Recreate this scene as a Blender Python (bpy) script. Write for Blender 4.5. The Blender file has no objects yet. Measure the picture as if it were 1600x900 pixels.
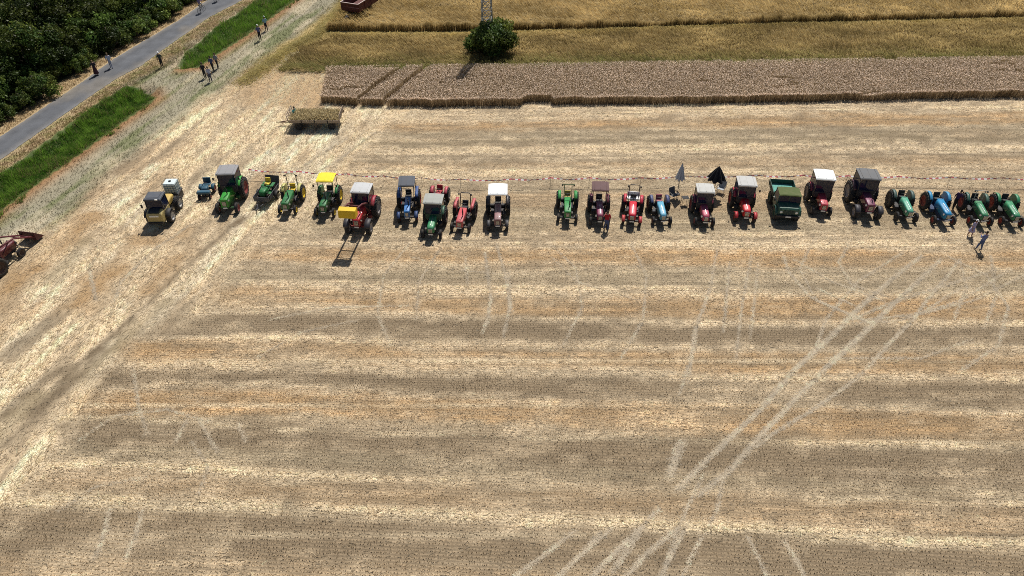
import bpy, bmesh, math, random
import numpy as np
from mathutils import Vector, Matrix

# ------------------------------------------------------------------ camera, sky, sun, exposure
scene = bpy.context.scene
col = scene.collection
H, PITCH, FPX = 33.0, math.radians(41.0), 1109.0        # drone height, pitch below the horizon, focal length in photo pixels
SP, CP = math.sin(PITCH), math.cos(PITCH)
cam_data = bpy.data.cameras.new('camera')
cam = bpy.data.objects.new('camera', cam_data); col.objects.link(cam)
cam_data.sensor_width = 36.0; cam_data.lens = 36.0 * FPX / 1600.0
cam_data.clip_start = 0.5; cam_data.clip_end = 6000
cam.location = (0, 0, H); cam.rotation_euler = (math.pi / 2 - PITCH, 0, 0)
scene.camera = cam

SUN_EL, SUN_AZ = math.radians(55.0), math.radians(15.0)   # sun ahead of the drone, a little to the right
world = bpy.data.worlds.new('World'); scene.world = world; world.use_nodes = True
wn = world.node_tree
sky = wn.nodes.new('ShaderNodeTexSky'); sky.sky_type = 'NISHITA'; sky.sun_disc = False
sky.sun_elevation = SUN_EL; sky.sun_rotation = SUN_AZ
bg = wn.nodes['Background']; bg.inputs['Strength'].default_value = 0.05
wn.links.new(sky.outputs['Color'], bg.inputs['Color'])
sd = bpy.data.lights.new('sun', 'SUN'); sd.energy = 4.6; sd.angle = math.radians(0.5); sd.color = (1.0, 0.95, 0.885)
sun = bpy.data.objects.new('sun', sd); col.objects.link(sun)
sdir = Vector((math.sin(SUN_AZ) * math.cos(SUN_EL), math.cos(SUN_AZ) * math.cos(SUN_EL), math.sin(SUN_EL)))
sun.rotation_euler = sdir.to_track_quat('Z', 'Y').to_euler(); sun.location = (20, 60, 60)
vs = scene.view_settings
vs.view_transform = 'Standard'; vs.look = 'None'; vs.exposure = 0.16; vs.gamma = 1.0; vs.use_curve_mapping = False
scene.cycles.use_denoising = False; scene.cycles.filter_width = 0.95   # keep the fine straw texture crisp
scene.cycles.max_bounces = 6; scene.cycles.diffuse_bounces = 2; scene.cycles.transparent_max_bounces = 8

# ------------------------------------------------------------------ geometry of the place from the photograph
rng = np.random.default_rng(7)
random.seed(7)

def gp(x, y, z=0.0):
    """Ground point (X, Y) under photo pixel x, y, at height z."""
    u = (x - 800.0) / FPX; v = (y - 450.0) / FPX
    t = (H - z) / (SP + v * CP)
    return (u * t, (CP - v * SP) * t)

def topx(X, Y, Z=0.0):
    d = Y * CP + (H - Z) * SP
    d = np.maximum(d, 1.0)
    return 800 + FPX * X / d, 450 + FPX * ((H - Z) * CP - Y * SP) / d

def poly(*pts):
    return np.array([gp(*p) for p in pts])

def sdist(X, Y, P):
    """Signed distance to a polyline; positive to the right of its direction."""
    best = np.full(X.shape, 1e9); sign = np.ones(X.shape)
    for a, b in zip(P[:-1], P[1:]):
        d = b - a; L2 = d @ d
        t = np.clip(((X - a[0]) * d[0] + (Y - a[1]) * d[1]) / L2, 0, 1)
        ex = X - a[0] - t * d[0]; ey = Y - a[1] - t * d[1]
        q = np.hypot(ex, ey)
        cr = ex * d[1] - ey * d[0]
        m = q < best
        best = np.where(m, q, best); sign = np.where(m, np.where(cr > 0, 1, -1), sign)
    return best * sign

def inside(X, Y, P):
    r = np.zeros(X.shape, bool); n = len(P)
    for i in range(n):
        a, b = P[i], P[(i + 1) % n]
        c = (a[1] > Y) != (b[1] > Y)
        with np.errstate(divide='ignore', invalid='ignore'):
            xx = (b[0] - a[0]) * (Y - a[1]) / (b[1] - a[1] + 1e-12) + a[0]
        r ^= c & (X < xx)
    return r

def vnoise(x, y, s=0):
    x = np.asarray(x, float); y = np.asarray(y, float)
    ix = np.floor(x).astype(np.int64); iy = np.floor(y).astype(np.int64)
    fx = x - ix; fy = y - iy
    fx = fx * fx * (3 - 2 * fx); fy = fy * fy * (3 - 2 * fy)
    def h(a, b):
        n = (a * 374761393 + b * 668265263 + s * 974634777) & 0xffffffff
        n = ((n ^ (n >> 13)) * 1274126177) & 0xffffffff
        n = ((n ^ (n >> 16)) * 2246822519) & 0xffffffff
        return (n ^ (n >> 15)) / 4294967296.0
    return (h(ix, iy) * (1 - fx) + h(ix + 1, iy) * fx) * (1 - fy) + (h(ix, iy + 1) * (1 - fx) + h(ix + 1, iy + 1) * fx) * fy

def fbm(x, y, s=0, o=3):
    t = 0; a = 1; n = 0
    for i in range(o):
        t = t + a * vnoise(x * 2 ** i, y * 2 ** i, s + i * 17); n += a; a *= .5
    return t / n

def sst(a, b, x):
    t = np.clip((x - a) / (b - a), 0, 1)
    return t * t * (3 - 2 * t)

ROAD_UP = poly((-160, 322), (-80, 268), (0, 214), (130, 127), (173, 95), (220, 67), (282, 30), (320, 3), (380, -40), (470, -100))
ROAD_LO = poly((-160, 362), (-80, 305), (0, 250), (124, 162), (185, 121), (220, 103), (271, 66), (327, 27), (375, 2), (440, -42), (530, -100))
GRASS_A = poly((-140, 360), (-60, 312), (0, 270), (29, 252), (92, 205), (150, 162), (202, 133), (238, 143), (244, 155), (202, 185), (162, 214), (124, 242), (72, 279), (0, 331), (-60, 380), (-140, 440))
GRASS_B = poly((276, 98), (290, 80), (305, 71), (334, 44), (371, 21), (397, 2), (440, -30), (520, -84), (570, -84), (505, -30), (460, 2), (425, 28), (398, 48), (352, 78), (312, 106), (284, 108))
DITCH_A = poly((-140, 398), (-60, 345), (0, 300), (60, 254), (120, 208), (180, 168), (226, 146))
DITCH_B = poly((290, 98), (320, 80), (360, 52), (400, 26), (430, 3), (470, -28), (545, -84))
TRACK_R = poly((-140, 488), (-80, 440), (0, 388), (60, 360), (100, 335), (174, 262), (212, 235), (275, 192), (325, 152), (380, 110), (430, 76), (480, 45), (520, 10), (570, -30), (640, -84))
WHEAT = poly((503, 160), (560, 166), (700, 167), (812, 165), (818, 160), (862, 159), (866, 163), (1100, 162), (1300, 158), (1600, 152), (2000, 142), (2000, 84), (1600, 98), (1100, 105), (800, 110), (640, 112), (512, 114))
BARLEY_F = poly((432, 112), (480, 72), (520, 57), (700, 57), (900, 52), (1100, 45), (1600, 34), (2000, 24), (2000, 84), (1600, 98), (1100, 105), (800, 110), (640, 112), (500, 114))
BARLEY_R = poly((512, 48), (640, 49), (900, 46), (1100, 40), (1600, 27), (2000, 17), (2000, -110), (690, -110), (580, -30), (540, 5))
TRAMS = [poly((563, 164), (592, 140), (632, 112)), poly((604, 164), (632, 140), (668, 112))]
PATHDIR = np.array(gp(325, 152)) - np.array(gp(100, 335)); PATHDIR /= np.linalg.norm(PATHDIR)

# colours of the stubble field
P_ = np.array((.690, .555, .370)); C_ = np.array((.730, .600, .400)); G_ = np.array((.480, .322, .165)); K_ = np.array((.250, .188, .116))
L_ = np.array((.400, .325, .210)); M_ = np.array((.470, .380, .250)); D_ = np.array((.280, .222, .130)); R_ = np.array((.475, .350, .210))
BX = [200, 450, 800, 1200, 1600]
BANDS = [  # (colour, top edge at the five columns)
    (P_, (150, 160, 160, 156, 148)), (G_, (196, 195, 189, 181, 175)), (M_, (214, 211, 204, 199, 191)), (D_, (223, 221, 220, 215, 208)), (P_, (229, 229, 227, 224, 222)),
    (M_, (249, 249, 251, 241, 238)), (R_, (253, 253, 254, 244, 241)), (P_, (262, 262, 262, 259, 257)), (M_, (278, 279, 280, 275, 270)),
    (R_, (300, 300, 300, 296, 292)), (L_ * 1.15, (325, 325, 326, 330, 330)), (P_, (362, 364, 366, 366, 364)), (G_ * 1.1, (388, 388, 391, 391, 391)), (P_, (407, 408, 409, 417, 420)),
    (L_, (423, 423, 423, 425, 428)), (P_, (438, 438, 441, 453, 456)), (G_, (451, 451, 463, 463, 466)), (P_, (473, 474, 492, 497, 501)),
    (K_, (490, 492, 502, 509, 512)), (P_ * .92, (522, 522, 536, 539, 542)), (G_, (534, 535, 549, 551, 553)), (P_ * .9, (567, 567, 577, 581, 586)),
    (K_ * 1.1, (576, 577, 591, 594, 600)), (P_ * .92, (598, 600, 617, 626, 636)), (G_, (610, 611, 625, 632, 651)), (M_ * 1.1, (645, 645, 664, 685, 688)),
    (K_, (656, 661, 677, 697, 709)), (L_, (690, 699, 722, 748, 762)), (C_, (718, 735, 750, 766, 783)), (R_, (730, 751, 759, 776, 796)),
    (C_, (768, 784, 797, 820, 839)), (K_ * 1.02, (792, 804, 818, 840, 862)), (R_, (868, 880, 890, 915, 925)), (P_, (915, 925, 935, 955, 965)),
    (K_, (945, 955, 965, 985, 995)), (R_, (1060, 1070, 1080, 1100, 1110)), (K_, (1200, 1210, 1220, 1240, 1250))]
LINES = [  # thin drill-seam lines: (colour, half width px, y at the five columns)
    (K_ * .62, 1.6, (520, 520, 520, 520, 519)), (C_, 1.4, (563, 564, 565, 565, 566)), (K_ * .6, 1.5, (562, 561, 562, 562, 563)), (C_ * .95, 1.4, (634, 634, 635, 636, 637)), (K_ * .6, 2.0, (685, 686, 686, 684, 680)),
    (C_, 1.8, (655, 672, 684, 690, 693)), (C_ * .8, 1.6, (835, 836, 837, 838, 840)), (K_ * .55, 1.8, (833, 833, 834, 835, 836)), (G_ * .6, 1.5, (760, 775, 783, 792, 803)), (G_ * .6, 1.4, (752, 764, 771, 782, 794)),
    (K_ * .6, 1.5, (243, 243, 244, 242, 239)), (D_ * .8, 1.4, (208, 208, 210, 206, 204))]
TRACKS = [  # pale wheel marks: (width m, strength, pixels)
    (.62, .95, ((1060, 765), (1107, 716), (1187, 641), (1243, 576), (1299, 525), (1336, 487), (1387, 441), (1440, 400))),
    (.62, .95, ((1090, 775), (1140, 735), (1187, 683), (1243, 623), (1299, 567), (1345, 525), (1387, 483), (1429, 445), (1470, 405))),
    (.45, .7, ((1180, 700), (1205, 679), (1261, 646), (1322, 604), (1350, 580))), (.45, .8, ((1355, 576), (1387, 539), (1429, 497), (1448, 469), (1481, 431), (1500, 405))),
    (.45, .7, ((1224, 400), (1232, 425), (1266, 464), (1327, 492), (1360, 505))), (.4, .6, ((1275, 450), (1336, 478))), (.45, .5, ((1548, 400), (1555, 464), (1537, 515))),
    (.4, .45, ((1500, 410), (1510, 450), (1490, 500))), (1.0, .7, ((1066, 690), (1055, 715), (1046, 745))), (.4, .7, ((900, 828), (860, 860), (800, 905))), (.4, .7, ((960, 822), (910, 865), (866, 905))),
    (.5, .9, ((1030, 795), (1000, 826), (960, 865), (915, 910))), (.6, .7, ((1000, 830), (956, 895))), (.5, .8, ((1060, 825), (1010, 865), (970, 910))), (.5, .7, ((1075, 815), (1030, 905))),
    (.4, .6, ((1165, 835), (1180, 862), (1200, 905))), (.45, .7, ((1225, 845), (1240, 868), (1262, 910))), (.45, .7, ((758, 395), (761, 417), (767, 467), (762, 500), (754, 520))), (.4, .5, ((727, 400), (731, 450))), (.4, .5, ((795, 425), (798, 490))),
    (.5, .7, ((172, 795), (164, 830), (150, 870))), (.5, .7, ((224, 795), (212, 835), (196, 872))), (.4, .6, ((292, 655), (275, 690))), (.4, .7, ((312, 655), (330, 690), (340, 705))), (.4, .6, ((372, 660), (384, 690))),
    (.45, .5, ((1140, 410), (1130, 520))), (.45, .4, ((1185, 410), (1172, 530))), (.5, .7, ((545, 215), (500, 243), (455, 272))), (.5, .6, ((590, 205), (530, 250), (490, 272))),
    (.4, .45, ((120, 690), (180, 650), (260, 640), (330, 660))), (.4, .4, ((90, 800), (150, 760), (230, 745))), (.4, .45, ((640, 380), (600, 430), (590, 490), (610, 540))), (.4, .4, ((690, 385), (655, 440), (650, 500))), (.4, .45, ((860, 380), (900, 420), (910, 480), (880, 540))), (.4, .45, ((985, 380), (1010, 430), (1005, 500), (970, 560))), (.4, .5, ((1270, 375), (1250, 420), (1275, 470), (1350, 500), (1440, 490), (1500, 450))), (.4, .45, ((1330, 375), (1310, 410), (1330, 445), (1390, 465))),
    (.4, .6, ((205, 365), (160, 385), (140, 420), (150, 470))), (.4, .5, ((300, 350), (240, 390), (190, 440), (170, 500))), (.4, .6, ((775, 380), (790, 430), (797, 480), (785, 530))), (.45, .5, ((1120, 390), (1110, 450), (1085, 520), (1075, 600))),
    (.4, .5, ((1175, 395), (1160, 470), (1150, 560))), (.4, .6, ((1480, 400), (1540, 430), (1575, 480), (1560, 540), (1500, 580))), (.4, .6, ((1410, 395), (1340, 440), (1290, 500), (1270, 560))), (.4, .5, ((1600, 430), (1520, 470), (1440, 490))), (.4, .4, ((640, 400), (700, 420), (790, 430))),
    (.4, .5, ((1060, 620), (1080, 560), (1090, 500))), (.4, .5, ((1330, 505), (1400, 502), (1500, 470), (1580, 420))), (.4, .5, ((1100, 740), (1075, 790), (1050, 850), (1035, 905))), (.4, .5, ((1130, 745), (1120, 800), (1085, 860), (1065, 905))), (.4, .5, ((940, 830), (905, 870), (870, 905))),
    (.4, .5, ((300, 690), (325, 730), (310, 775))), (.35, .5, ((420, 500), (520, 480), (640, 478))), (.35, .4, ((400, 560), (470, 520), (560, 500))), (.4, .5, ((1240, 405), (1300, 440), (1380, 470))), (.35, .4, ((860, 400), (900, 440), (1000, 470))),
    (.4, .6, ((208, 575), (216, 630), (230, 680))), (.5, .5, ((1560, 420), (1400, 470), (1330, 500))), (.4, .4, ((1290, 560), (1440, 560), (1520, 530)))]
DARKS = [  # darker furrows on the headland
    (.35, .75, ((90, 600), (140, 555), (180, 520), (235, 470), (275, 430), (320, 390), (380, 340))), (.5, .65, ((0, 655), (70, 590), (120, 568))), (.7, .6, ((130, 585), (180, 545), (215, 510), (262, 470))),
    (.5, .5, ((0, 560), (40, 525), (90, 490))), (.8, .5, ((-40, 720), (20, 660), (60, 620))), (1.5, .8, ((-60, 515), (0, 462), (60, 415), (105, 378), (150, 338))), (.4, .6, ((60, 640), (110, 600), (160, 545))), (.4, .6, ((0, 700), (50, 655), (95, 610))), (.45, .6, ((150, 620), (200, 570), (240, 520), (300, 470))), (1.2, .6, ((225, 455), (245, 430), (280, 400))), (1.1, .6, ((215, 372), (250, 378), (285, 366))), (.4, .5, ((20, 560), (75, 512), (130, 470))), (.7, .5, ((80, 435), (115, 400), (135, 375))), (1.5, .8, ((128, 468), (150, 440), (190, 420))),
    (.4, .55, ((95, 665), (135, 672))), (.5, .7, ((118, 765), (180, 772)))]
HEAD_Y = [150, 240, 300, 375, 440, 520, 580, 640, 700, 760, 830, 900, 1000]
HEAD_X = [640, 560, 500, 425, 335, 255, 205, 150, 95, 30, -20, -60, -100]
def prep(L):
    return [(w, s, poly(*p)) for w, s, p in L]
TRACKS_G, DARKS_G = prep(TRACKS), prep(DARKS)

def lerp(a, b, t):
    return a + (b - a) * t[:, None]

def near(P, X, Y, m):
    return (X > P[:, 0].min() - m) & (X < P[:, 0].max() + m) & (Y > P[:, 1].min() - m) & (Y < P[:, 1].max() + m)

ROWQ, ROWS = [18, 26, 31, 42, 66], [-.05, -.045, -.01, .0, .035]
def row_coord(X, Y):
    q = Y.copy()
    for _ in range(4): q = Y - X * np.interp(q, ROWQ, ROWS)
    return q

def field(X, Y, marks=True):
    """Stubble field: albedo, loose straw cover 0..1, headland mask."""
    px, py = topx(X, np.maximum(Y, 4.0))
    k = np.clip((py + 514) / 1000, .3, 1.5)
    wy = py + (fbm(X * .16, Y * .9, 3) - .5) * 13 * k + (fbm(X * 1.1, Y * 2.2, 5) - .5) * 12 * k
    c = np.tile(P_, (len(X), 1))
    for cc, e in BANDS:
        ed = np.interp(px, BX, e)
        t = sst(-4.5 * k - 1.5, 4.5 * k + 1.5, wy - ed)
        c = lerp(c, cc, t)
    patch = fbm(X * .12, Y * .35, 11)
    c = lerp(c, P_, sst(.55, .8, patch) * .5)
    patch2 = fbm(X * .2, Y * .5, 31)
    up = (py < 420)
    c = lerp(c, R_, sst(.55, .8, patch2) * .55 * up)
    ry = row_coord(X, Y)
    stk = fbm(X * .045, ry * 2.6, 13); rid = np.floor(ry / .2 - .25 + .5); fine = .6 * vnoise(rid * .37 + X * 0, rid * 7.3 + 3 * vnoise(X * .05, rid * 3.1, 16), 17) + .4 * vnoise(X * .25, rid * 5.7, 18)
    c = c * ((.72 + .36 * stk) * (.62 + .80 * fine))[:, None]
    c = lerp(c, P_, sst(.60, .82, fbm(X * .03 + 5, ry * 1.1, 14)) * .45); c = lerp(c, K_ * 1.25, sst(.62, .85, fbm(X * .035 + 9, ry * 1.6, 15)) * .5)
    c = lerp(c, P_, sst(.56, .74, fbm(X * .55, Y * 1.5, 33)) * .38); c = lerp(c, K_ * .9, sst(.56, .74, fbm(X * .6 + 50, Y * 1.7, 34)) * .42); c = c * (.80 + .40 * fbm(X * 1.6, Y * 3.2, 35))[:, None]
    for cc, hw, e in LINES:
        ed = np.interp(px, BX, e)
        t = np.exp(-((py + (vnoise(X * .3, Y * 0, 6) - .5) * 2 - ed) / hw) ** 2) * (.45 + .5 * vnoise(X * .8, Y * .3, 8))
        c = lerp(c, cc, t)
    # headland by the track
    xb = np.interp(py, HEAD_Y, HEAD_X)
    hm = sst(55, -45, px - xb + (fbm(X * .25, Y * .25, 9) - .5) * 130)
    U = X * PATHDIR[0] + Y * PATHDIR[1]; V = X * PATHDIR[1] - Y * PATHDIR[0]
    s = fbm(V * 1.1, U * .13, 21); s2 = fbm(V * .45 + 7, U * .09, 23); s3 = fbm(X * .5, Y * .5, 24)
    hc = np.tile(P_, (len(X), 1))
    hc = lerp(hc, R_ * .95, sst(.46, .68, s2) * .85)
    hc = lerp(hc, K_ * 1.2, sst(.54, .72, s) * .75)
    hc = lerp(hc, np.array((.78, .67, .48)), sst(.53, .72, fbm(V * .7 + 31, U * .2, 27)) * .8)
    hc = lerp(hc, C_, sst(.5, .75, s3) * .6) * (.45 + 1.12 * fbm(V * 2.4, U * .20, 28))[:, None]
    for w, st, P in DARKS_G:
        m = near(P, X, Y, 3)
        if not m.any(): continue
        d = np.abs(sdist(X[m], Y[m], P)) + (fbm(X[m] * .9, Y[m] * .9, 41) - .5) * w * 1.6
        hc[m] = lerp(hc[m], (G_ * .86 if w > 1 else (D_ * 1.05 if w > .6 else K_ * .66)), np.exp(-(np.maximum(d, 0) / (w * .8)) ** 2) * np.minimum(1, st * 1.35) * (.6 + .7 * fbm(X[m] * 1.5, Y[m] * 1.5, 45)))
    c = lerp(c, hc, hm)
    mid = np.array((.42, .33, .212)); c = np.clip(mid * (np.maximum(c, .02) / mid) ** 1.10, .03, .85)
    # wheel marks
    straw = np.clip((c[:, 0] - .22) / .42, 0, 1)
    for w, st, P in (TRACKS_G if marks else ()):
        m = near(P, X, Y, 3)
        if not m.any(): continue
        d = np.abs(sdist(X[m], Y[m], P)) + (vnoise(X[m] * 1.3, Y[m] * 1.3, 43) - .5) * .10
        t = np.exp(-(np.maximum(d, 0) / (w * .19)) ** 3) * st * (.55 + .45 * vnoise(X[m] * .9, Y[m] * .9, 44))
        c[m] = lerp(c[m], np.array((.66, .58, .45)), t)
        straw[m] = np.maximum(straw[m], t)
    return c, straw, hm

def near_track(X, Y):
    t = np.zeros(len(X))
    for w, st, P in TRACKS_G:
        m = near(P, X, Y, 2)
        if not m.any(): continue
        t[m] = np.maximum(t[m], (np.abs(sdist(X[m], Y[m], P)) < w * .3) * st)
    return t

def ground_colour(X, Y):
    c, straw, hm = field(X, Y, False); c2, s2_, _ = field(X, Y, True); c = c * .4 + c2 * .6; straw = np.maximum(straw, s2_ * .8)
    c = lerp(c, np.array((.225, .172, .110)), .62 * (1 - .75 * straw) * (1 - .5 * hm))
    n1 = fbm(X * .6, Y * .6, 51); n2 = fbm(X * 1.7, Y * 1.7, 53)
    # gold stubble corner behind the wagon
    px, py = topx(X, Y)
    corner = sst(182, 160, py + (n1 - .5) * 30) * sst(330, 420, px + (n2 - .5) * 40) * sst(540, 500, px)
    c = lerp(c, np.array((.44, .30, .16)), corner * .8)
    # under the standing crops
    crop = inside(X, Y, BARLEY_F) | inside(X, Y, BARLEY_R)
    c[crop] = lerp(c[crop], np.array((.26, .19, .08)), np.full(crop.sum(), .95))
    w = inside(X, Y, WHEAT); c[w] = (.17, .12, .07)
    far = (py < 100) & ~crop
    c = lerp(c, np.array((.40, .31, .13)), far * .8)
    # farm track
    tr = sdist(X, Y, TRACK_R)
    tm = sst(.9, -.9, tr + (fbm(X * .5, Y * .5, 57) - .5) * 2.2)
    U = X * PATHDIR[0] + Y * PATHDIR[1]; V = X * PATHDIR[1] - Y * PATHDIR[0]
    st = fbm(V * 1.3, U * .15, 61)
    tc = np.tile(np.array((.300, .272, .190)), (len(X), 1))
    tc = lerp(tc, np.array((.165, .178, .082)), sst(.43, .64, st) * .9)
    tc = lerp(tc, np.array((.50, .43, .30)), sst(.5, .72, fbm(V * .8, U * .2, 63)) * .8)
    c = lerp(c, tc, tm)
    dk = np.abs(tr + .25 + (n2 - .5) * .8)
    c = lerp(c, np.array((.19, .17, .10)), np.exp(-(dk / .35) ** 2) * .55 * (py < 330))
    # verge between road and ditch, bare earth along the ditch
    lo = sdist(X, Y, ROAD_LO)
    verge = sst(2.6, 1.4, lo + (n1 - .5) * 1.6)
    c = lerp(c, lerp(np.tile(np.array((.40, .31, .18)), (len(X), 1)), np.array((.27, .24, .11)), sst(.4, .7, n2)), verge * tm)
    for G in (GRASS_A, GRASS_B):
        m = near(G, X, Y, 3)
        q = sdist(X[m], Y[m], np.vstack([G, G[:1]]))
        ins = inside(X[m], Y[m], G)
        dd = np.where(ins, 0, np.abs(q))
        right = sdist(X[m], Y[m], DITCH_A if G is GRASS_A else DITCH_B) > 0
        c[m] = lerp(c[m], np.array((.300, .175, .085)), np.exp(-(dd / 1.05) ** 2) * np.where(right, 1.0, .25))
        gi = np.where(ins, 1.0, 0.0)
        c[m] = lerp(c[m], np.array((.055, .095, .022)), gi * .9)
    # earth and leaf litter under the thicket
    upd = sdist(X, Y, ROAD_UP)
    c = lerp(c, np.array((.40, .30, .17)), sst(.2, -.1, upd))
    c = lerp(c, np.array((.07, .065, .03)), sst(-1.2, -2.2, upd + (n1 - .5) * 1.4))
    return c * (.88 + .24 * n2)[:, None]

def ground_height(X, Y):
    z = (fbm(X * .35, Y * .35, 71) - .5) * .05
    for D in (DITCH_A, DITCH_B):
        m = near(D, X, Y, 4)
        d = np.abs(sdist(X[m], Y[m], D))
        z[m] -= .55 * sst(1.9, .3, d)
    lo = sdist(X, Y, ROAD_LO); up = sdist(X, Y, ROAD_UP)
    flat = sst(1.2, .2, np.maximum(lo, -up))
    z = z * (1 - flat)
    rp = sdist(X, Y, TRACK_R)
    return z - .02 * (flat > .5)

# ------------------------------------------------------------------ materials
MATS = {}
def newmat(name):
    m = bpy.data.materials.new(name); m.use_nodes = True
    return m, m.node_tree, m.node_tree.nodes['Principled BSDF']

def attr_mat(name, rough=.85, transl=.0, noise=(), bump=0.0, bscale=20.0):
    """Colour from the mesh's own 'col' attribute, broken up by fine noise."""
    m, nt, b = newmat(name)
    a = nt.nodes.new('ShaderNodeAttribute'); a.attribute_name = 'col'
    out = a.outputs['Color']
    tc = nt.nodes.new('ShaderNodeNewGeometry')
    for sc, lo, hi in noise:
        n = nt.nodes.new('ShaderNodeTexNoise'); n.inputs['Scale'].default_value = sc; n.inputs['Detail'].default_value = 3
        nt.links.new(tc.outputs['Position'], n.inputs['Vector'])
        r = nt.nodes.new('ShaderNodeMapRange'); r.inputs['From Min'].default_value = .3; r.inputs['From Max'].default_value = .7
        r.inputs['To Min'].default_value = lo; r.inputs['To Max'].default_value = hi
        nt.links.new(n.outputs['Fac'], r.inputs['Value'])
        v = nt.nodes.new('ShaderNodeVectorMath'); v.operation = 'SCALE'
        nt.links.new(out, v.inputs[0]); nt.links.new(r.outputs['Result'], v.inputs['Scale'])
        out = v.outputs['Vector']
    nt.links.new(out, b.inputs['Base Color'])
    b.inputs['Roughness'].default_value = rough
    b.inputs['Specular IOR Level'].default_value = .2
    if bump:
        n = nt.nodes.new('ShaderNodeTexNoise'); n.inputs['Scale'].default_value = bscale; n.inputs['Detail'].default_value = 4
        nt.links.new(tc.outputs['Position'], n.inputs['Vector'])
        bp = nt.nodes.new('ShaderNodeBump'); bp.inputs['Strength'].default_value = bump; bp.inputs['Distance'].default_value = .05
        nt.links.new(n.outputs['Fac'], bp.inputs['Height']); nt.links.new(bp.outputs['Normal'], b.inputs['Normal'])
    if transl:
        t = nt.nodes.new('ShaderNodeBsdfTranslucent'); nt.links.new(out, t.inputs['Color'])
        mx = nt.nodes.new('ShaderNodeMixShader'); mx.inputs['Fac'].default_value = transl
        nt.links.new(b.outputs['BSDF'], mx.inputs[1]); nt.links.new(t.outputs['BSDF'], mx.inputs[2])
        nt.links.new(mx.outputs['Shader'], nt.nodes['Material Output'].inputs['Surface'])
    return m

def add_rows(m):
    """Drill rows: colour lines of chaff and bare soil with row shadow painted in, 20 cm apart, along the sowing direction."""
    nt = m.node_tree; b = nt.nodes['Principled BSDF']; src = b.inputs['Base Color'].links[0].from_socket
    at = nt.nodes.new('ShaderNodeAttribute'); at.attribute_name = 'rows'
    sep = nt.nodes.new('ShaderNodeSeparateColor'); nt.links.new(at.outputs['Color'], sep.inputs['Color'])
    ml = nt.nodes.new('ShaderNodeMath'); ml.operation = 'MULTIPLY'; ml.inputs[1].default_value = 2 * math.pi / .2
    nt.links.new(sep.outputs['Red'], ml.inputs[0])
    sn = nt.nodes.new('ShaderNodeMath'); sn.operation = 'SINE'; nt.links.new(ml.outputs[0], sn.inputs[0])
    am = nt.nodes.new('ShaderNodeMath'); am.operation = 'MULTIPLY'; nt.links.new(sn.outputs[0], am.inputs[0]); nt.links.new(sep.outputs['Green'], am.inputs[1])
    ad = nt.nodes.new('ShaderNodeMath'); ad.operation = 'MULTIPLY_ADD'; ad.inputs[1].default_value = .20; ad.inputs[2].default_value = 1.0; nt.links.new(am.outputs[0], ad.inputs[0])  # base colour darkens in the row gaps: bare soil plus painted row shadow
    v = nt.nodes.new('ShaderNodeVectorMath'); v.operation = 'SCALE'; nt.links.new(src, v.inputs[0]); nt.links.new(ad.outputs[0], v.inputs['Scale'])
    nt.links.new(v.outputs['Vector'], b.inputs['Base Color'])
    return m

def paint(rgb, rough=.35, metal=0.0, dust=.18, coat=0.0, key=None):
    k = (tuple(round(v, 3) for v in rgb), rough, metal, dust, coat)
    if k in MATS: return MATS[k]
    m, nt, b = newmat('surface_%d' % len(MATS))
    g = nt.nodes.new('ShaderNodeNewGeometry')
    n = nt.nodes.new('ShaderNodeTexNoise'); n.inputs['Scale'].default_value = 3.5; n.inputs['Detail'].default_value = 5
    nt.links.new(g.outputs['Position'], n.inputs['Vector'])
    r = nt.nodes.new('ShaderNodeMapRange'); r.inputs['From Min'].default_value = .42; r.inputs['From Max'].default_value = .75
    r.inputs['To Max'].default_value = dust
    nt.links.new(n.outputs['Fac'], r.inputs['Value'])
    mx = nt.nodes.new('ShaderNodeMix'); mx.data_type = 'RGBA'
    mx.inputs['A'].default_value = (*rgb, 1); mx.inputs['B'].default_value = (.30, .24, .17, 1)
    nt.links.new(r.outputs['Result'], mx.inputs['Factor']); nt.links.new(mx.outputs['Result'], b.inputs['Base Color'])
    rr = nt.nodes.new('ShaderNodeMapRange'); rr.inputs['To Min'].default_value = rough; rr.inputs['To Max'].default_value = min(1, rough + .35)
    nt.links.new(n.outputs['Fac'], rr.inputs['Value']); nt.links.new(rr.outputs['Result'], b.inputs['Roughness'])
    b.inputs['Metallic'].default_value = metal
    b.inputs['Coat Weight'].default_value = coat
    MATS[k] = m
    return m

def glass():
    if 'glass' in MATS: return MATS['glass']
    m, nt, b = newmat('tinted_glass')
    b.inputs['Base Color'].default_value = (.012, .018, .050, 1); b.inputs['Roughness'].default_value = .06
    b.inputs['Specular IOR Level'].default_value = .4
    t = nt.nodes.new('ShaderNodeBsdfTransparent'); t.inputs['Color'].default_value = (.55, .62, .65, 1)
    mx = nt.nodes.new('ShaderNodeMixShader'); mx.inputs['Fac'].default_value = .9
    nt.links.new(t.outputs['BSDF'], mx.inputs[1]); nt.links.new(b.outputs['BSDF'], mx.inputs[2])
    nt.links.new(mx.outputs['Shader'], nt.nodes['Material Output'].inputs['Surface'])
    MATS['glass'] = m
    return m

RUBBER = paint((.022, .022, .024), .75, dust=.22); BLACK = paint((.018, .018, .02), .5, dust=.12); DARK = paint((.035, .035, .04), .55, dust=.2)
STEEL = paint((.42, .42, .42), .4, .8, dust=.3); CHROME = paint((.75, .75, .75), .2, .9, dust=.1); LAMP = paint((.85, .85, .8), .12, dust=.05)
WHITE = paint((.80, .80, .79), .5, dust=.06); SEATM = paint((.03, .03, .032), .6)

# ------------------------------------------------------------------ mesh helpers
def link(name, me, m=None, parent=None):
    o = bpy.data.objects.new(name, me); col.objects.link(o)
    if m is not None and me is not None:
        me.materials.clear(); me.materials.append(m)
    if parent is not None: o.parent = parent
    return o

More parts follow.
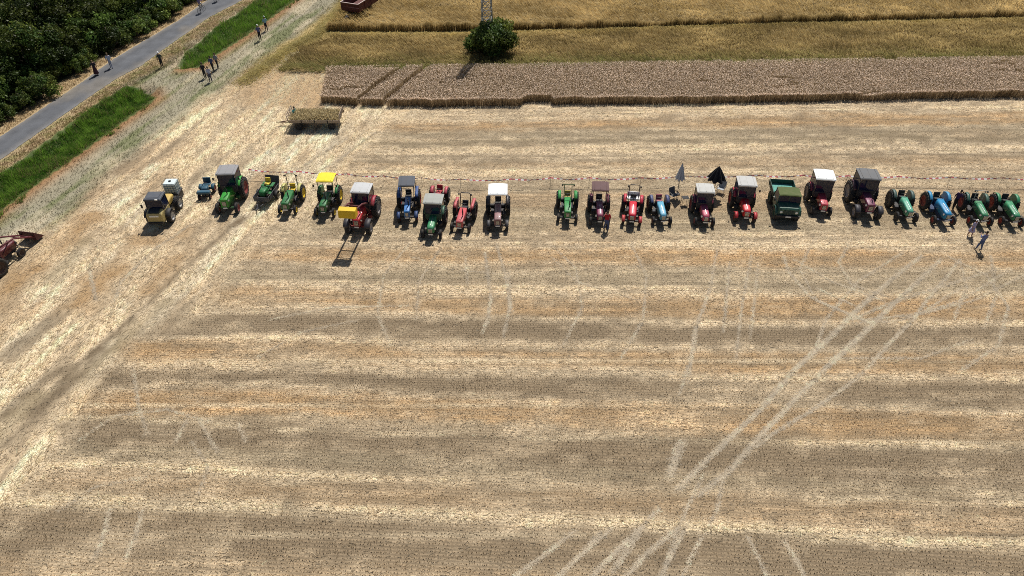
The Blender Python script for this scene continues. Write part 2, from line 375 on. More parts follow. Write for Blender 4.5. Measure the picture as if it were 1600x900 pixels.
def thing(name, label, cat, loc=(0, 0, 0), rz=0.0, group=None, scale=1.0):
    o = bpy.data.objects.new(name, None); col.objects.link(o)
    o.empty_display_size = .3
    o.location = loc; o.rotation_euler = (0, 0, rz); o.scale = (scale,) * 3
    o['label'] = label; o['category'] = cat
    if group: o['group'] = group
    return o

def copy_tree(o, parent=None):
    c = o.copy(); col.objects.link(c); c.parent = parent
    for ch in list(o.children): copy_tree(ch, c)
    return c

class MB:
    def __init__(s): s.v = []; s.f = []; s.sm = []
    def add(s, vs, fs, smooth=False):
        n = len(s.v); s.v += [tuple(p) for p in vs]; s.f += [tuple(i + n for i in f) for f in fs]; s.sm += [smooth] * len(fs); return s
    def box(s, c, d, taper=(1, 1), shift=(0, 0), rot=None, bev=0.0):
        x, y, z = d[0] / 2, d[1] / 2, d[2] / 2
        tx, ty = taper
        if bev > 0:
            b = min(bev, x * .45, y * .45, z * .45)
            P = []
            for zz, k in ((-z, 1), (-z + b, 0), (z - b, 0), (z, 1)):
                t = (zz + z) / (2 * z)
                ax = x * (1 + (tx - 1) * t) - b * k; ay = y * (1 + (ty - 1) * t) - b * k
                q = 0 if k else b
                ox, oy = shift[0] * t, shift[1] * t
                P.append([(ax - q + ox, -ay + oy, zz), (ax + ox, -ay + q + oy, zz), (ax + ox, ay - q + oy, zz), (ax - q + ox, ay + oy, zz), (-ax + q + ox, ay + oy, zz), (-ax + ox, ay - q + oy, zz), (-ax + ox, -ay + q + oy, zz), (-ax + q + ox, -ay + oy, zz)])
            vs = [p for r in P for p in r]
            fs = [(7, 6, 5, 4, 3, 2, 1, 0), tuple(range(24, 32))]
            for r in range(3):
                for i in range(8):
                    j = (i + 1) % 8; fs.append((r * 8 + i, r * 8 + j, r * 8 + 8 + j, r * 8 + 8 + i))
        else:
            vs = [(sx * x, sy * y, -z) for sx, sy in ((-1, -1), (1, -1), (1, 1), (-1, 1))] + [(sx * x * tx + shift[0], sy * y * ty + shift[1], z) for sx, sy in ((-1, -1), (1, -1), (1, 1), (-1, 1))]
            fs = [(3, 2, 1, 0), (4, 5, 6, 7), (0, 1, 5, 4), (1, 2, 6, 5), (2, 3, 7, 6), (3, 0, 4, 7)]
        M = rot if rot is not None else Matrix.Identity(3)
        return s.add([M @ Vector(p) + Vector(c) for p in vs], fs)
    def tube(s, pts, r, n=8, close=True):
        pts = [Vector(p) for p in pts]; rs = r if isinstance(r, (list, tuple)) else [r] * len(pts)
        vs = []; fs = []
        for i, p in enumerate(pts):
            d = (pts[min(i + 1, len(pts) - 1)] - pts[max(i - 1, 0)]).normalized()
            a = d.orthogonal().normalized() if i == 0 else (a - d * a.dot(d)).normalized()
            b = d.cross(a)
            for k in range(n):
                t = 2 * math.pi * k / n
                vs.append(p + (a * math.cos(t) + b * math.sin(t)) * rs[i])
        for i in range(len(pts) - 1):
            for k in range(n):
                j = (k + 1) % n; fs.append((i * n + k, i * n + j, i * n + n + j, i * n + n + k))
        s.add(vs, fs, True)
        m = len(s.v) - len(vs)
        s.f += [tuple(m + k for k in range(n))[::-1], tuple(m + len(vs) - n + k for k in range(n))]; s.sm += [False, False]
        return s
    def lathe(s, prof, n=24, axis='x', c=(0, 0, 0)):
        """prof: list of (axial, radius)."""
        vs = []; fs = []
        for a, r in prof:
            for k in range(n):
                t = 2 * math.pi * k / n; u, w = r * math.cos(t), r * math.sin(t)
                p = (a, u, w) if axis == 'x' else ((u, w, a) if axis == 'z' else (u, a, w))
                vs.append((p[0] + c[0], p[1] + c[1], p[2] + c[2]))
        for i in range(len(prof) - 1):
            for k in range(n):
                j = (k + 1) % n; fs.append((i * n + k, i * n + j, i * n + n + j, i * n + n + k))
        return s.add(vs, fs, True)
    def loft(s, secs, smooth=False):
        """secs: equal-length rings of points, capped at both ends."""
        n = len(secs[0]); vs = [p for r in secs for p in r]; fs = []
        for i in range(len(secs) - 1):
            for k in range(n):
                j = (k + 1) % n; fs.append((i * n + k, i * n + j, i * n + n + j, i * n + n + k))
        s.add(vs, fs, smooth)
        m = len(s.v) - len(vs)
        s.f += [tuple(m + k for k in range(n))[::-1], tuple(m + len(vs) - n + k for k in range(n))]; s.sm += [False, False]
        return s
    def quad(s, a, b, c, d, th=.02):
        a, b, c, d = map(Vector, (a, b, c, d)); n = (b - a).cross(d - a).normalized() * th / 2
        return s.add([a - n, b - n, c - n, d - n, a + n, b + n, c + n, d + n], [(3, 2, 1, 0), (4, 5, 6, 7), (0, 1, 5, 4), (1, 2, 6, 5), (2, 3, 7, 6), (3, 0, 4, 7)])
    def mesh(s, name):
        me = bpy.data.meshes.new(name); me.from_pydata(s.v, [], s.f); me.update()
        bm = bmesh.new(); bm.from_mesh(me); bmesh.ops.recalc_face_normals(bm, faces=bm.faces); bm.to_mesh(me); bm.free()
        me.polygons.foreach_set('use_smooth', s.sm)
        return me
    def build(s, name, m, parent=None):
        return link(name, s.mesh(name), m, parent)

def np_mesh(name, V, F, C=None, smooth=False):
    me = bpy.data.meshes.new(name); nv = len(V); nf, k = F.shape
    me.vertices.add(nv); me.vertices.foreach_set('co', V.astype(np.float32).ravel())
    me.loops.add(nf * k); me.loops.foreach_set('vertex_index', F.astype(np.int32).ravel())
    me.polygons.add(nf); me.polygons.foreach_set('loop_start', np.arange(0, nf * k, k, dtype=np.int32))
    if smooth: me.polygons.foreach_set('use_smooth', np.ones(nf, bool))
    if C is not None:
        a = me.color_attributes.new('col', 'FLOAT_COLOR', 'POINT')
        a.data.foreach_set('color', np.hstack([C, np.ones((nv, 1))]).astype(np.float32).ravel())
    me.update(calc_edges=True)
    return me

def blades(name, B, D, W, C, m, tip=.6, side=None, parent=None):
    """One mesh of flat straws or leaves: base B, direction D, width W, colour C."""
    n = len(B)
    if side is None:
        a = rng.uniform(0, 2 * np.pi, n); side = np.stack([np.cos(a), np.sin(a), np.zeros(n)], 1)
    s = side * (W / 2)[:, None]
    V = np.stack([B - s, B + s, B + D + s * tip, B + D - s * tip], 1).reshape(-1, 3)
    F = np.arange(4 * n).reshape(n, 4)
    return link(name, np_mesh(name, V, F, np.repeat(C, 4, 0)), m, parent)

def stuff(o, label, cat):
    o['kind'] = 'stuff'; o['label'] = label; o['category'] = cat
    return o
def struct(o, label=None):
    o['kind'] = 'structure'
    if label: o['label'] = label
    return o
# ------------------------------------------------------------------ ground
def on_field(X, Y):
    return (sdist(X, Y, TRACK_R) > .1) & ~inside(X, Y, WHEAT) & ~inside(X, Y, BARLEY_F) & ~inside(X, Y, BARLEY_R)
gx = np.concatenate([-np.geomspace(75, 900, 14)[::-1], np.arange(-74.7, 85, .32), np.geomspace(85.3, 900, 14)])
gy = np.concatenate([-np.geomspace(1, 300, 8)[::-1], np.arange(0, 12, 2.0), np.arange(12, 122, .3), np.geomspace(122.3, 1600, 16)])
GX, GY = np.meshgrid(gx, gy); fxx, fyy = GX.ravel(), GY.ravel()
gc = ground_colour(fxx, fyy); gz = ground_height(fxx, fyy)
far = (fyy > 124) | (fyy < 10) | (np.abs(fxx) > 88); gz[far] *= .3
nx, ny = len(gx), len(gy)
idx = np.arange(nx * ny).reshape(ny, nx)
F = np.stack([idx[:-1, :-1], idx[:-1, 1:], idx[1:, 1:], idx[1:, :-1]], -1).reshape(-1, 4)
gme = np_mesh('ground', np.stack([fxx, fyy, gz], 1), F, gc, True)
_, gst, ghm = field(fxx, fyy)
onf = on_field(fxx, fyy) & (fyy > 11) & (fyy < 82)
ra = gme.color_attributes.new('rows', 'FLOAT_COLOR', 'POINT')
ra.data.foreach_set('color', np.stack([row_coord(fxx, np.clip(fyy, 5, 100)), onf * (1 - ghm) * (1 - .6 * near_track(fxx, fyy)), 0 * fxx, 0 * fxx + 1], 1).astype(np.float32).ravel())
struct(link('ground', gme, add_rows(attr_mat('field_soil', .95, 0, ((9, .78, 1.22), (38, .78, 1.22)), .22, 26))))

# road: one sheet of worn asphalt with ragged crumbling edges
def resample(P, n):
    d = np.concatenate([[0], np.cumsum(np.hypot(*np.diff(P, axis=0).T))]); t = np.linspace(0, d[-1], n)
    return np.stack([np.interp(t, d, P[:, 0]), np.interp(t, d, P[:, 1])], 1)
nr = 260
ru, rl = resample(ROAD_UP, nr), resample(ROAD_LO, nr)
rows = []; rc = []
for i, t in enumerate(np.linspace(0, 1, 9)):
    p = rl * (1 - t) + ru * t
    if i in (0, 8):
        p = p + (rng.random((nr, 1)) - .5) * (ru - rl) * .035
    rows.append(np.column_stack([p, np.full(nr, .012 + .05 * (1 - (2 * t - 1) ** 2))]))
    wheel = np.exp(-((t - .28) / .1) ** 2) + np.exp(-((t - .72) / .1) ** 2)
    g = .125 - .012 * wheel + (fbm(p[:, 0] * .4, p[:, 1] * .4, 81) - .5) * .03
    g = g + (.05 if i in (0, 8) else 0)
    base = np.stack([g * .95, g * 1.0, g * 1.09], 1); dirt = np.clip((abs(2 * t - 1) - .55) * 1.3, 0, 1) * fbm(p[:, 0] * .5 + 3, p[:, 1] * .5, 83) + sst(.62, .8, fbm(p[:, 0] * .25, p[:, 1] * .25, 84)) * .35
    rc.append(lerp(base, np.array((.26, .215, .15)), np.clip(dirt, 0, .8)))
RV = np.concatenate(rows); ridx = np.arange(9 * nr).reshape(9, nr)
RF = np.stack([ridx[:-1, :-1], ridx[:-1, 1:], ridx[1:, 1:], ridx[1:, :-1]], -1).reshape(-1, 4)
struct(link('road', np_mesh('road', RV, RF, np.concatenate(rc), True), attr_mat('asphalt', .8, 0, ((.8, .85, 1.15), (14, .85, 1.15), (60, .8, 1.2)), .25, 60)))

# ------------------------------------------------------------------ crops, stubble, grass (uncountable)
STRAW = attr_mat('straw', .6, .5); LEAFM = attr_mat('leaf', .55, .35); EAR = attr_mat('ear', .7, .25)
LOWROAD_X = None
def in_view(X, Y, m=60):
    px, py = topx(X, Y)
    return (px > -m - 40) & (px < 1600 + m) & (py < 900 + m)

def stubble():
    r = np.arange(14.4, 79, .2) + .05
    Xs = []; Ys = []
    for q in r:
        lo, hi = gp(-110, 0)[0], gp(1710, 0)[0]
        d = q * CP + H * SP; half = 910 * d / FPX
        step = .06 if q < 30 else (.085 if q < 42 else (.12 if q < 55 else .18))
        x = np.arange(-half, half, step); x = x + rng.uniform(-.05, .05, len(x))
        slope = np.interp(q, ROWQ, ROWS)
        Xs.append(x); Ys.append(q + x * slope + rng.normal(0, .017, len(x)) + .05 * (vnoise(x * .5, x * 0 + q * 7, 90) - .5))
    X = np.concatenate(Xs); Y = np.concatenate(Ys)
    c, straw, hm = field(X, Y)
    keep = on_field(X, Y) & (rng.random(len(X)) < np.clip(1 - .8 * hm, 0, 1) * (1 - .85 * near_track(X, Y)) * (.62 + .38 * vnoise(X * 2, Y * 2, 91)))
    X, Y, c, straw = X[keep], Y[keep], c[keep], straw[keep]
    n = len(X)
    Hh = rng.uniform(.045, .09, n) * (.8 + .4 * vnoise(X * .3, Y, 92))
    D = np.stack([rng.normal(0, .03, n), rng.normal(0, .03, n), Hh], 1)
    cc = c * rng.uniform(.75, 1.35, n)[:, None]
    cc = cc * 1.08 + (np.array((.55, .43, .25)) - cc) * .22
    return blades('stubble', np.stack([X, Y, ground_height(X, Y) - .01], 1), D, rng.uniform(.022, .042, n), np.clip(cc, .02, .85), STRAW, 1.2)
stuff(stubble(), 'short golden grain stubble standing in drilled rows on the field', 'stubble')

def litter(n, ymin, ymax, name, label):
    Y = rng.uniform(ymin, ymax, n); half = 910 * (Y * CP + H * SP) / FPX
    X = rng.uniform(-1, 1, n) * half
    # keep even density
    keep = (rng.random(n) < half / half.max()) & on_field(X, Y)
    X, Y = X[keep], Y[keep]
    tx = []
    for w, st, P in TRACKS_G:
        L = np.hypot(*np.diff(P, axis=0).T).sum(); m = int(L * w * 420 * st); q = resample(P, 900)[np.clip((rng.beta(1.25, 1.25, m) * 900).astype(int), 0, 899)]
        tx.append(q + rng.normal(0, w * .135, (m, 2)))
    tx = np.concatenate(tx); ok = on_field(tx[:, 0], tx[:, 1]); tx = tx[ok]; nt_ = len(tx)
    X = np.concatenate([X, tx[:, 0]]); Y = np.concatenate([Y, tx[:, 1]])
    c, straw, hm = field(X, Y); straw[len(X) - nt_:] = 1; c[len(X) - nt_:] = (.76, .66, .50); ist = np.zeros(len(X), bool); ist[len(X) - nt_:] = True
    keep = rng.random(len(X)) < np.clip(.05 + straw ** 1.4 * .95, 0, 1)
    X, Y, c, straw, hm, ist = X[keep], Y[keep], c[keep], straw[keep], hm[keep], ist[keep]
    n = len(X)
    L = rng.uniform(.09, .30, n); a = rng.uniform(0, 2 * np.pi, n)
    L = np.where(hm > .5, L * 1.35, L)
    rc_ = row_coord(X, Y); off_ = (rc_ - .05 + .1) % .2 - .1
    Y = np.where((hm < .5) & (straw < .75), Y - off_ * .7, Y)      # chaff gathers along the rows
    a = np.where((hm < .5) & (rng.random(n) < .55), rng.normal(0, .35, n), a)
    pa = math.atan2(PATHDIR[1], PATHDIR[0])
    a = np.where((hm > .5) & (rng.random(n) < .6), pa + rng.normal(0, .45, n), a)
    cream = c[:, 0] > .66
    L = np.where(ist, L * .55, L); a = np.where(ist, rng.uniform(0, 2 * np.pi, n), a)
    z = ground_height(X, Y) + rng.uniform(.006, .018, n) + cream * rng.uniform(0, .09, n)
    D = np.stack([np.cos(a) * L, np.sin(a) * L, rng.normal(0, .010, n) + cream * rng.uniform(-.05, .12, n)], 1)
    z = np.where(ist, ground_height(X, Y) + rng.uniform(.010, .02, n), z); D[ist, 2] *= .15
    sd = np.stack([-np.sin(a), np.cos(a), rng.normal(0, .10, n) * np.where(ist, .3, 1)], 1)
    cc = c * .6 + np.array((.66, .575, .42)) * .4
    cc = np.where(ist[:, None], c, cc) * (np.where(ist, rng.uniform(.8, 1.15, n), rng.uniform(.5, 1.42, n)) * (.78 + .44 * vnoise(X * 3.1, Y * 3.1, 93)))[:, None]
    o = blades(name, np.stack([X, Y, z], 1), D, rng.uniform(.014, .032, n), np.clip(cc, .03, .85), STRAW, .8, sd)
    stuff(o, label, 'straw')
litter(820000, 14.5, 79, 'loose_straw', 'pale chopped straw lying loose over the harvested field')

def wheat():
    lo, hi = WHEAT.min(0), WHEAT.max(0); n = 205000
    X = rng.uniform(lo[0], hi[0], n); Y = rng.uniform(lo[1], hi[1], n)
    k = inside(X, Y, WHEAT)
    for t in TRAMS:
        k &= np.abs(sdist(X, Y, t)) > .24 + .12 * vnoise(X * 2, Y * 2, 95)
    X, Y = X[k], Y[k]
    # a dense first row along the cut face
    fr = resample(WHEAT[:11], 11000); fr = fr + rng.normal(0, .07, fr.shape) + np.array((0, .08)) + np.stack([0 * fr[:, 0], (fbm(fr[:, 0] * .9, fr[:, 0] * 0, 99) - .5) * .5], 1)
    for t in TRAMS:
        fr = fr[np.abs(sdist(fr[:, 0], fr[:, 1], t)) > .3]
    X = np.concatenate([X, fr[:, 0]]); Y = np.concatenate([Y, fr[:, 1]]); n = len(X)
    h = .80 + .10 * fbm(X * .5, Y * .5, 96) + rng.normal(0, .035, n)
    hole = fbm(X * .28, Y * .6, 97); h = np.where(hole > .74, h * .78, h)
    D = np.stack([rng.normal(0, .05, n), rng.normal(-.02, .05, n), h], 1)
    tint = rng.uniform(.75, 1.25, n)[:, None]
    B = np.stack([X, Y, np.full(n, -.02)], 1)
    st = blades('standing_wheat', B, D, rng.uniform(.02, .04, n), np.array((.40, .30, .18)) * tint, STRAW, .6)
    a = rng.uniform(0, 2 * np.pi, n); E = np.stack([np.cos(a) * .07, np.sin(a) * .07, rng.uniform(-.02, .07, n)], 1)
    tint2 = (rng.uniform(.5, 1.45, n) * (.85 + .3 * vnoise(X * .4, Y * .8, 98)))[:, None]
    blades('wheat_ears', B + D, E, rng.uniform(.04, .075, n), np.array((.80, .625, .465)) * tint2, EAR, .7, None, st)['kind'] = 'stuff'
    return st
stuff(wheat(), 'strip of ripe brownish wheat still standing with a straight cut face', 'wheat')

def lodged(name, PL, n, hmin, hmax, label, cols, lean, edge=None):
    lo, hi = PL.min(0), PL.max(0); hi = np.minimum(hi, (115, 116)); lo = np.maximum(lo, (-60, 0))
    X = rng.uniform(lo[0], hi[0], n); Y = rng.uniform(lo[1], hi[1], n); k = inside(X, Y, PL)
    X, Y = X[k], Y[k]
    if edge is not None:
        e = edge + rng.normal(0, .1, edge.shape); X = np.concatenate([X, e[:, 0]]); Y = np.concatenate([Y, e[:, 1]])
    n = len(X)
    f1 = fbm(X * .22, Y * .35, 101); f2 = fbm(X * .5, Y * .8, 103); f3 = fbm(X * 1.1, Y * 1.6, 104)
    ang = (fbm(X * .12, Y * .18, 105) - .5) * 5 + 3.6 + rng.normal(0, .25, n)
    hgt = hmin + (hmax - hmin) * np.clip(f1 * .6 + f2 * .5, 0, 1) + (f3 - .5) * .75 + (fbm(X * 2.6, Y * 3, 106) - .5) * .4
    isedge = np.zeros(n, bool)
    if edge is not None: isedge[-len(edge):] = True
    ln = lean * (.5 + f2) + rng.normal(0, .06, n)
    B = np.stack([X, Y, np.maximum(hgt - .42, -.03)], 1)
    D = np.stack([np.cos(ang) * ln, np.sin(ang) * ln, np.full(n, .40) + rng.normal(0, .05, n)], 1)
    t = np.clip((fbm(X * .3, Y * .5, 107) - .35) * 2.5, 0, 1)
    c = lerp(np.tile(np.array(cols[0]), (n, 1)), np.array(cols[1]), t)
    g = cols[2](X, Y); c = lerp(c, np.array(cols[3]), g)
    B[isedge, 2] = -.02; D[isedge] = np.stack([rng.normal(0, .06, isedge.sum()), rng.normal(0, .06, isedge.sum()), np.maximum(hgt[isedge], .5)], 1); c[isedge] *= .8
    c = c * rng.uniform(.6, 1.4, n)[:, None]
    return stuff(blades(name, B, D, rng.uniform(.03, .065, n), c, STRAW, .35), label, 'grain')

def front_green(X, Y):
    px, py = topx(X, Y, .5)
    rear = np.interp(px, [430, 512, 800, 1100, 1600], [114, 112, 108, 103, 96])
    yel = np.interp(px, [480, 700, 1100, 1600], [62, 54, 43, 33])
    return np.clip(sst(34, 4, rear - py) * (.35 + .8 * fbm(X * .3, Y * .4, 109)), 0, .9) * (py > yel)
def front_colours(X, Y):
    return front_green(X, Y)
lodged('lodged_barley', BARLEY_F, 200000, .2, .8, 'rough olive and golden lodged barley strip behind the standing wheat', ((.33, .25, .105), (.56, .435, .20), front_green, (.19, .215, .065)), .35)
be = resample(BARLEY_R[:5], 16000)
lodged('standing_barley', BARLEY_R, 200000, .65, 1.05, 'golden brown lodged barley field along the top of the photo', ((.38, .275, .11), (.70, .53, .245), lambda X, Y: np.zeros(len(X)), (.2, .2, .1)), .45, be)
# yellow fallen strip between the two barley stands and along the track edge
def strip(name, PL, wid, n, label, c0):
    P = resample(PL, n); nrm = np.array((0, 1.0)); P = P + rng.normal(0, wid, (n, 2)); X, Y = P[:, 0], P[:, 1]
    a = rng.uniform(0, 2 * np.pi, n); L = rng.uniform(.15, .35, n)
    hz = .30 * np.exp(-((P - resample(PL, n)) ** 2).sum(1) / wid ** 2) * (.4 + 1.1 * fbm(X * .8, Y * .8, 113))
    D = np.stack([np.cos(a) * L, np.sin(a) * L, rng.uniform(-.05, .15, n)], 1)
    cc = np.array(c0) * rng.uniform(.65, 1.3, n)[:, None] * (.75 + .5 * fbm(X * .5, Y * .5, 111))[:, None]
    stuff(blades(name, np.stack([X, Y, hz], 1), D, rng.uniform(.03, .06, n), cc, STRAW, .5), label, 'grain')
strip('fallen_straw_strip', poly((515, 55), (700, 55), (900, 50), (1100, 43), (1600, 31), (1800, 26)), .45, 38000, 'pale yellow flattened strip between the two barley stands', (.58, .46, .17))
strip('edge_straw_strip', poly((380, 130), (420, 100), (455, 76), (500, 52), (530, 20), (545, 0), (585, -34)), .75, 26000, 'yellowish flattened grain edge beside the farm track', (.50, .42, .16))

def grass(name, G, n, h, label):
    lo, hi = G.min(0) - 1, G.max(0) + 1
    X = rng.uniform(lo[0], hi[0], n); Y = rng.uniform(lo[1], hi[1], n)
    jx = X + (fbm(X * .8, Y * .8, 128) - .5) * 2.2; jy = Y + (fbm(X * .8 + 40, Y * .8, 129) - .5) * 2.2
    k = inside(jx, jy, G) & (np.abs(sdist(X, Y, np.vstack([G, G[:1]]))) > .9 * fbm(X * 1.1, Y * 1.1, 125) ** 2 * 1.8 * rng.random(n)); X, Y = X[k], Y[k]; n = len(X)
    cl = fbm(X * 1.3, Y * 1.3, 121); edge = sst(0, .9, np.abs(sdist(X, Y, np.vstack([G, G[:1]]))))
    hh = h * (.15 + 1.6 * cl ** 1.5) * (.45 + .55 * edge) * rng.uniform(.6, 1.2, n)
    a = rng.uniform(0, 2 * np.pi, n); ln = hh * rng.uniform(.1, .7, n)
    D = np.stack([np.cos(a) * ln, np.sin(a) * ln, hh], 1)
    c = lerp(np.tile(np.array((.070, .170, .022)), (n, 1)), np.array((.215, .370, .050)), np.clip(cl * 2.2 - .6, 0, 1))
    dry = (rng.random(n) < .10 + .30 * (1 - edge) + .25 * (fbm(X * .4, Y * .4, 127) > .62))
    c[dry] = (.26, .23, .10)
    c = c * rng.uniform(.6, 1.35, n)[:, None]
    z = ground_height(X, Y)
    return stuff(blades(name, np.stack([X, Y, z - .02], 1), D, rng.uniform(.03, .07, n), c, LEAFM, .15), label, 'grass')
grass('ditch_grass', GRASS_A, 150000, .55, 'lush green grass ditch left of the farm track beside the road')
grass('verge_grass', GRASS_B, 130000, .6, 'bright green grass strip behind the walkers near the top of the road')

def tufts(n):
    t = rng.random(n) * 1.0
    P = resample(ROAD_LO, 4000)[rng.integers(0, 4000, n)]; nrm = np.array((PATHDIR[1], -PATHDIR[0]))
    P = P + nrm * rng.uniform(.25, 3.0, n)[:, None] + rng.normal(0, .1, (n, 2))
    Q = resample(ROAD_UP, 4000)[rng.integers(0, 4000, n // 2)] - nrm * rng.uniform(.2, 2.0, n // 2)[:, None]
    R = resample(TRACK_R, 4000)[rng.integers(0, 4000, n)] - nrm * rng.uniform(-.5, 9.5, n)[:, None] + rng.normal(0, .3, (n, 2))
    P = np.concatenate([P, Q, R]); X, Y = P.T; n = len(X)
    k = ~inside(X, Y, GRASS_A) & ~inside(X, Y, GRASS_B); k &= ~((sdist(X, Y, ROAD_LO) < .1) & (sdist(X, Y, ROAD_UP) > -.1))
    k &= rng.random(n) < .25 + fbm(X * .8, Y * .8, 131)
    X, Y = X[k], Y[k]; n = len(X)
    c = ground_colour(X, Y) * rng.uniform(.7, 1.5, n)[:, None]
    h = rng.uniform(.04, .2, n); a = rng.uniform(0, 2 * np.pi, n)
    D = np.stack([np.cos(a) * h * .7, np.sin(a) * h * .7, h], 1)
    stuff(blades('dry_verge_grass', np.stack([X, Y, ground_height(X, Y) - .01], 1), D, rng.uniform(.03, .07, n), np.clip(c, .02, .7), STRAW, .3), 'short dry grass on the road verges and farm track', 'grass')
tufts(55000)

# ------------------------------------------------------------------ thicket trees, bush
def crown_mesh(name, seed, R, Hc, nl, leaf, dens, tall=1.0):
    g = np.random.default_rng(seed)
    # lobes spread over an uneven dome
    cs = []; rs = []
    for i in range(nl):
        a = g.uniform(0, 2 * np.pi); q = R * math.sqrt(g.uniform(.02, .85)); zz = Hc * (.18 + .62 * g.uniform(0, 1) * (1 - .55 * (q / R) ** 2))
        cs.append((q * math.cos(a), q * math.sin(a), zz)); rs.append(R * g.uniform(.16, .40))
    cs = np.array(cs); rs = np.array(rs)
    Ps = []; Ns = []; Cs = []
    for c, r in zip(cs, rs):
        n = int(dens * r * r)
        d = g.normal(size=(n, 3)); d /= np.linalg.norm(d, axis=1)[:, None]
        rad = r * (g.uniform(.45, 1.1, n) ** .6) * (.55 + .85 * vnoise(d[:, 0] * 3.5 + seed, d[:, 1] * 3.5 + d[:, 2] * 2.7, seed + len(Ps)))
        Ps.append(c + d * rad[:, None] * np.array((1, 1, .85))); Ns.append(d)
        lobe = g.uniform(.6, 1.5); yel = g.uniform(0, 1) ** 1.3
        b = np.array((.058, .105, .024)) * (1 - yel) + np.array((.150, .180, .036)) * yel
        Cs.append(b[None] * lobe * g.uniform(.55, 1.45, n)[:, None])
    P = np.concatenate(Ps); N = np.concatenate(Ns); C = np.concatenate(Cs); n = len(P)
    k = P[:, 2] > .05; P, N, C = P[k], N[k], C[k]; n = len(P)
    t = g.normal(size=(n, 3)); nn = N * .6 + t * .6; nn /= np.linalg.norm(nn, axis=1)[:, None]
    u = np.cross(nn, g.normal(size=(n, 3))); u /= np.linalg.norm(u, axis=1)[:, None]; w = np.cross(nn, u)
    s = (leaf * g.uniform(.6, 1.4, n))[:, None]
    V = np.stack([P - u * s, P + w * s * .55, P + u * s, P - w * s * .55], 1).reshape(-1, 3)
    return np_mesh(name, V, np.arange(4 * n).reshape(n, 4), np.repeat(C, 4, 0)), cs, rs

def tint_by_object(m, lo, hi):
    nt = m.node_tree; oi = nt.nodes.new('ShaderNodeObjectInfo'); r = nt.nodes.new('ShaderNodeMapRange'); r.inputs['To Min'].default_value = lo; r.inputs['To Max'].default_value = hi
    nt.links.new(oi.outputs['Random'], r.inputs['Value'])
    for n in [x for x in nt.nodes if x.type in ('BSDF_PRINCIPLED', 'BSDF_TRANSLUCENT')]:
        i = n.inputs['Base Color'] if n.type == 'BSDF_PRINCIPLED' else n.inputs['Color']
        s = i.links[0].from_socket; v = nt.nodes.new('ShaderNodeVectorMath'); v.operation = 'SCALE'
        nt.links.new(s, v.inputs[0]); nt.links.new(r.outputs['Result'], v.inputs['Scale']); nt.links.new(v.outputs['Vector'], i)
    return m
TREELEAF = tint_by_object(attr_mat('tree_leaf', .5, .3), .45, 1.4)
BARK = paint((.09, .07, .05), .9, dust=.4)
def trunk_mesh(cs, Hc, seed, r=.16):
    g = random.Random(seed); mb = MB()
    mb.tube([(0, 0, -.15), (g.uniform(-.1, .1), g.uniform(-.1, .1), Hc * .25), (g.uniform(-.2, .2), g.uniform(-.2, .2), Hc * .55), (0, 0, Hc * .78)], [r * 1.3, r, r * .6, r * .2], 8)
    for c in cs[:9]:
        z0 = Hc * g.uniform(.12, .4)
        mb.tube([(0, 0, z0), (c[0] * .5, c[1] * .5, z0 * .5 + c[2] * .55), tuple(c)], [r * .5, r * .32, r * .1], 6)
    return mb.mesh('trunk')
TREES = []
for i, (R, Hc, nl) in enumerate([(2.3, 5.2, 38), (2.0, 4.3, 32), (2.7, 6.3, 44), (1.7, 3.2, 26)]):
    cm, cs, rs = crown_mesh('crown', 200 + i, R, Hc, nl, .12, 620)
    cm.materials.append(TREELEAF); TREES.append((cm, trunk_mesh(cs, Hc, i)))
    TREES[-1][1].materials.append(BARK)

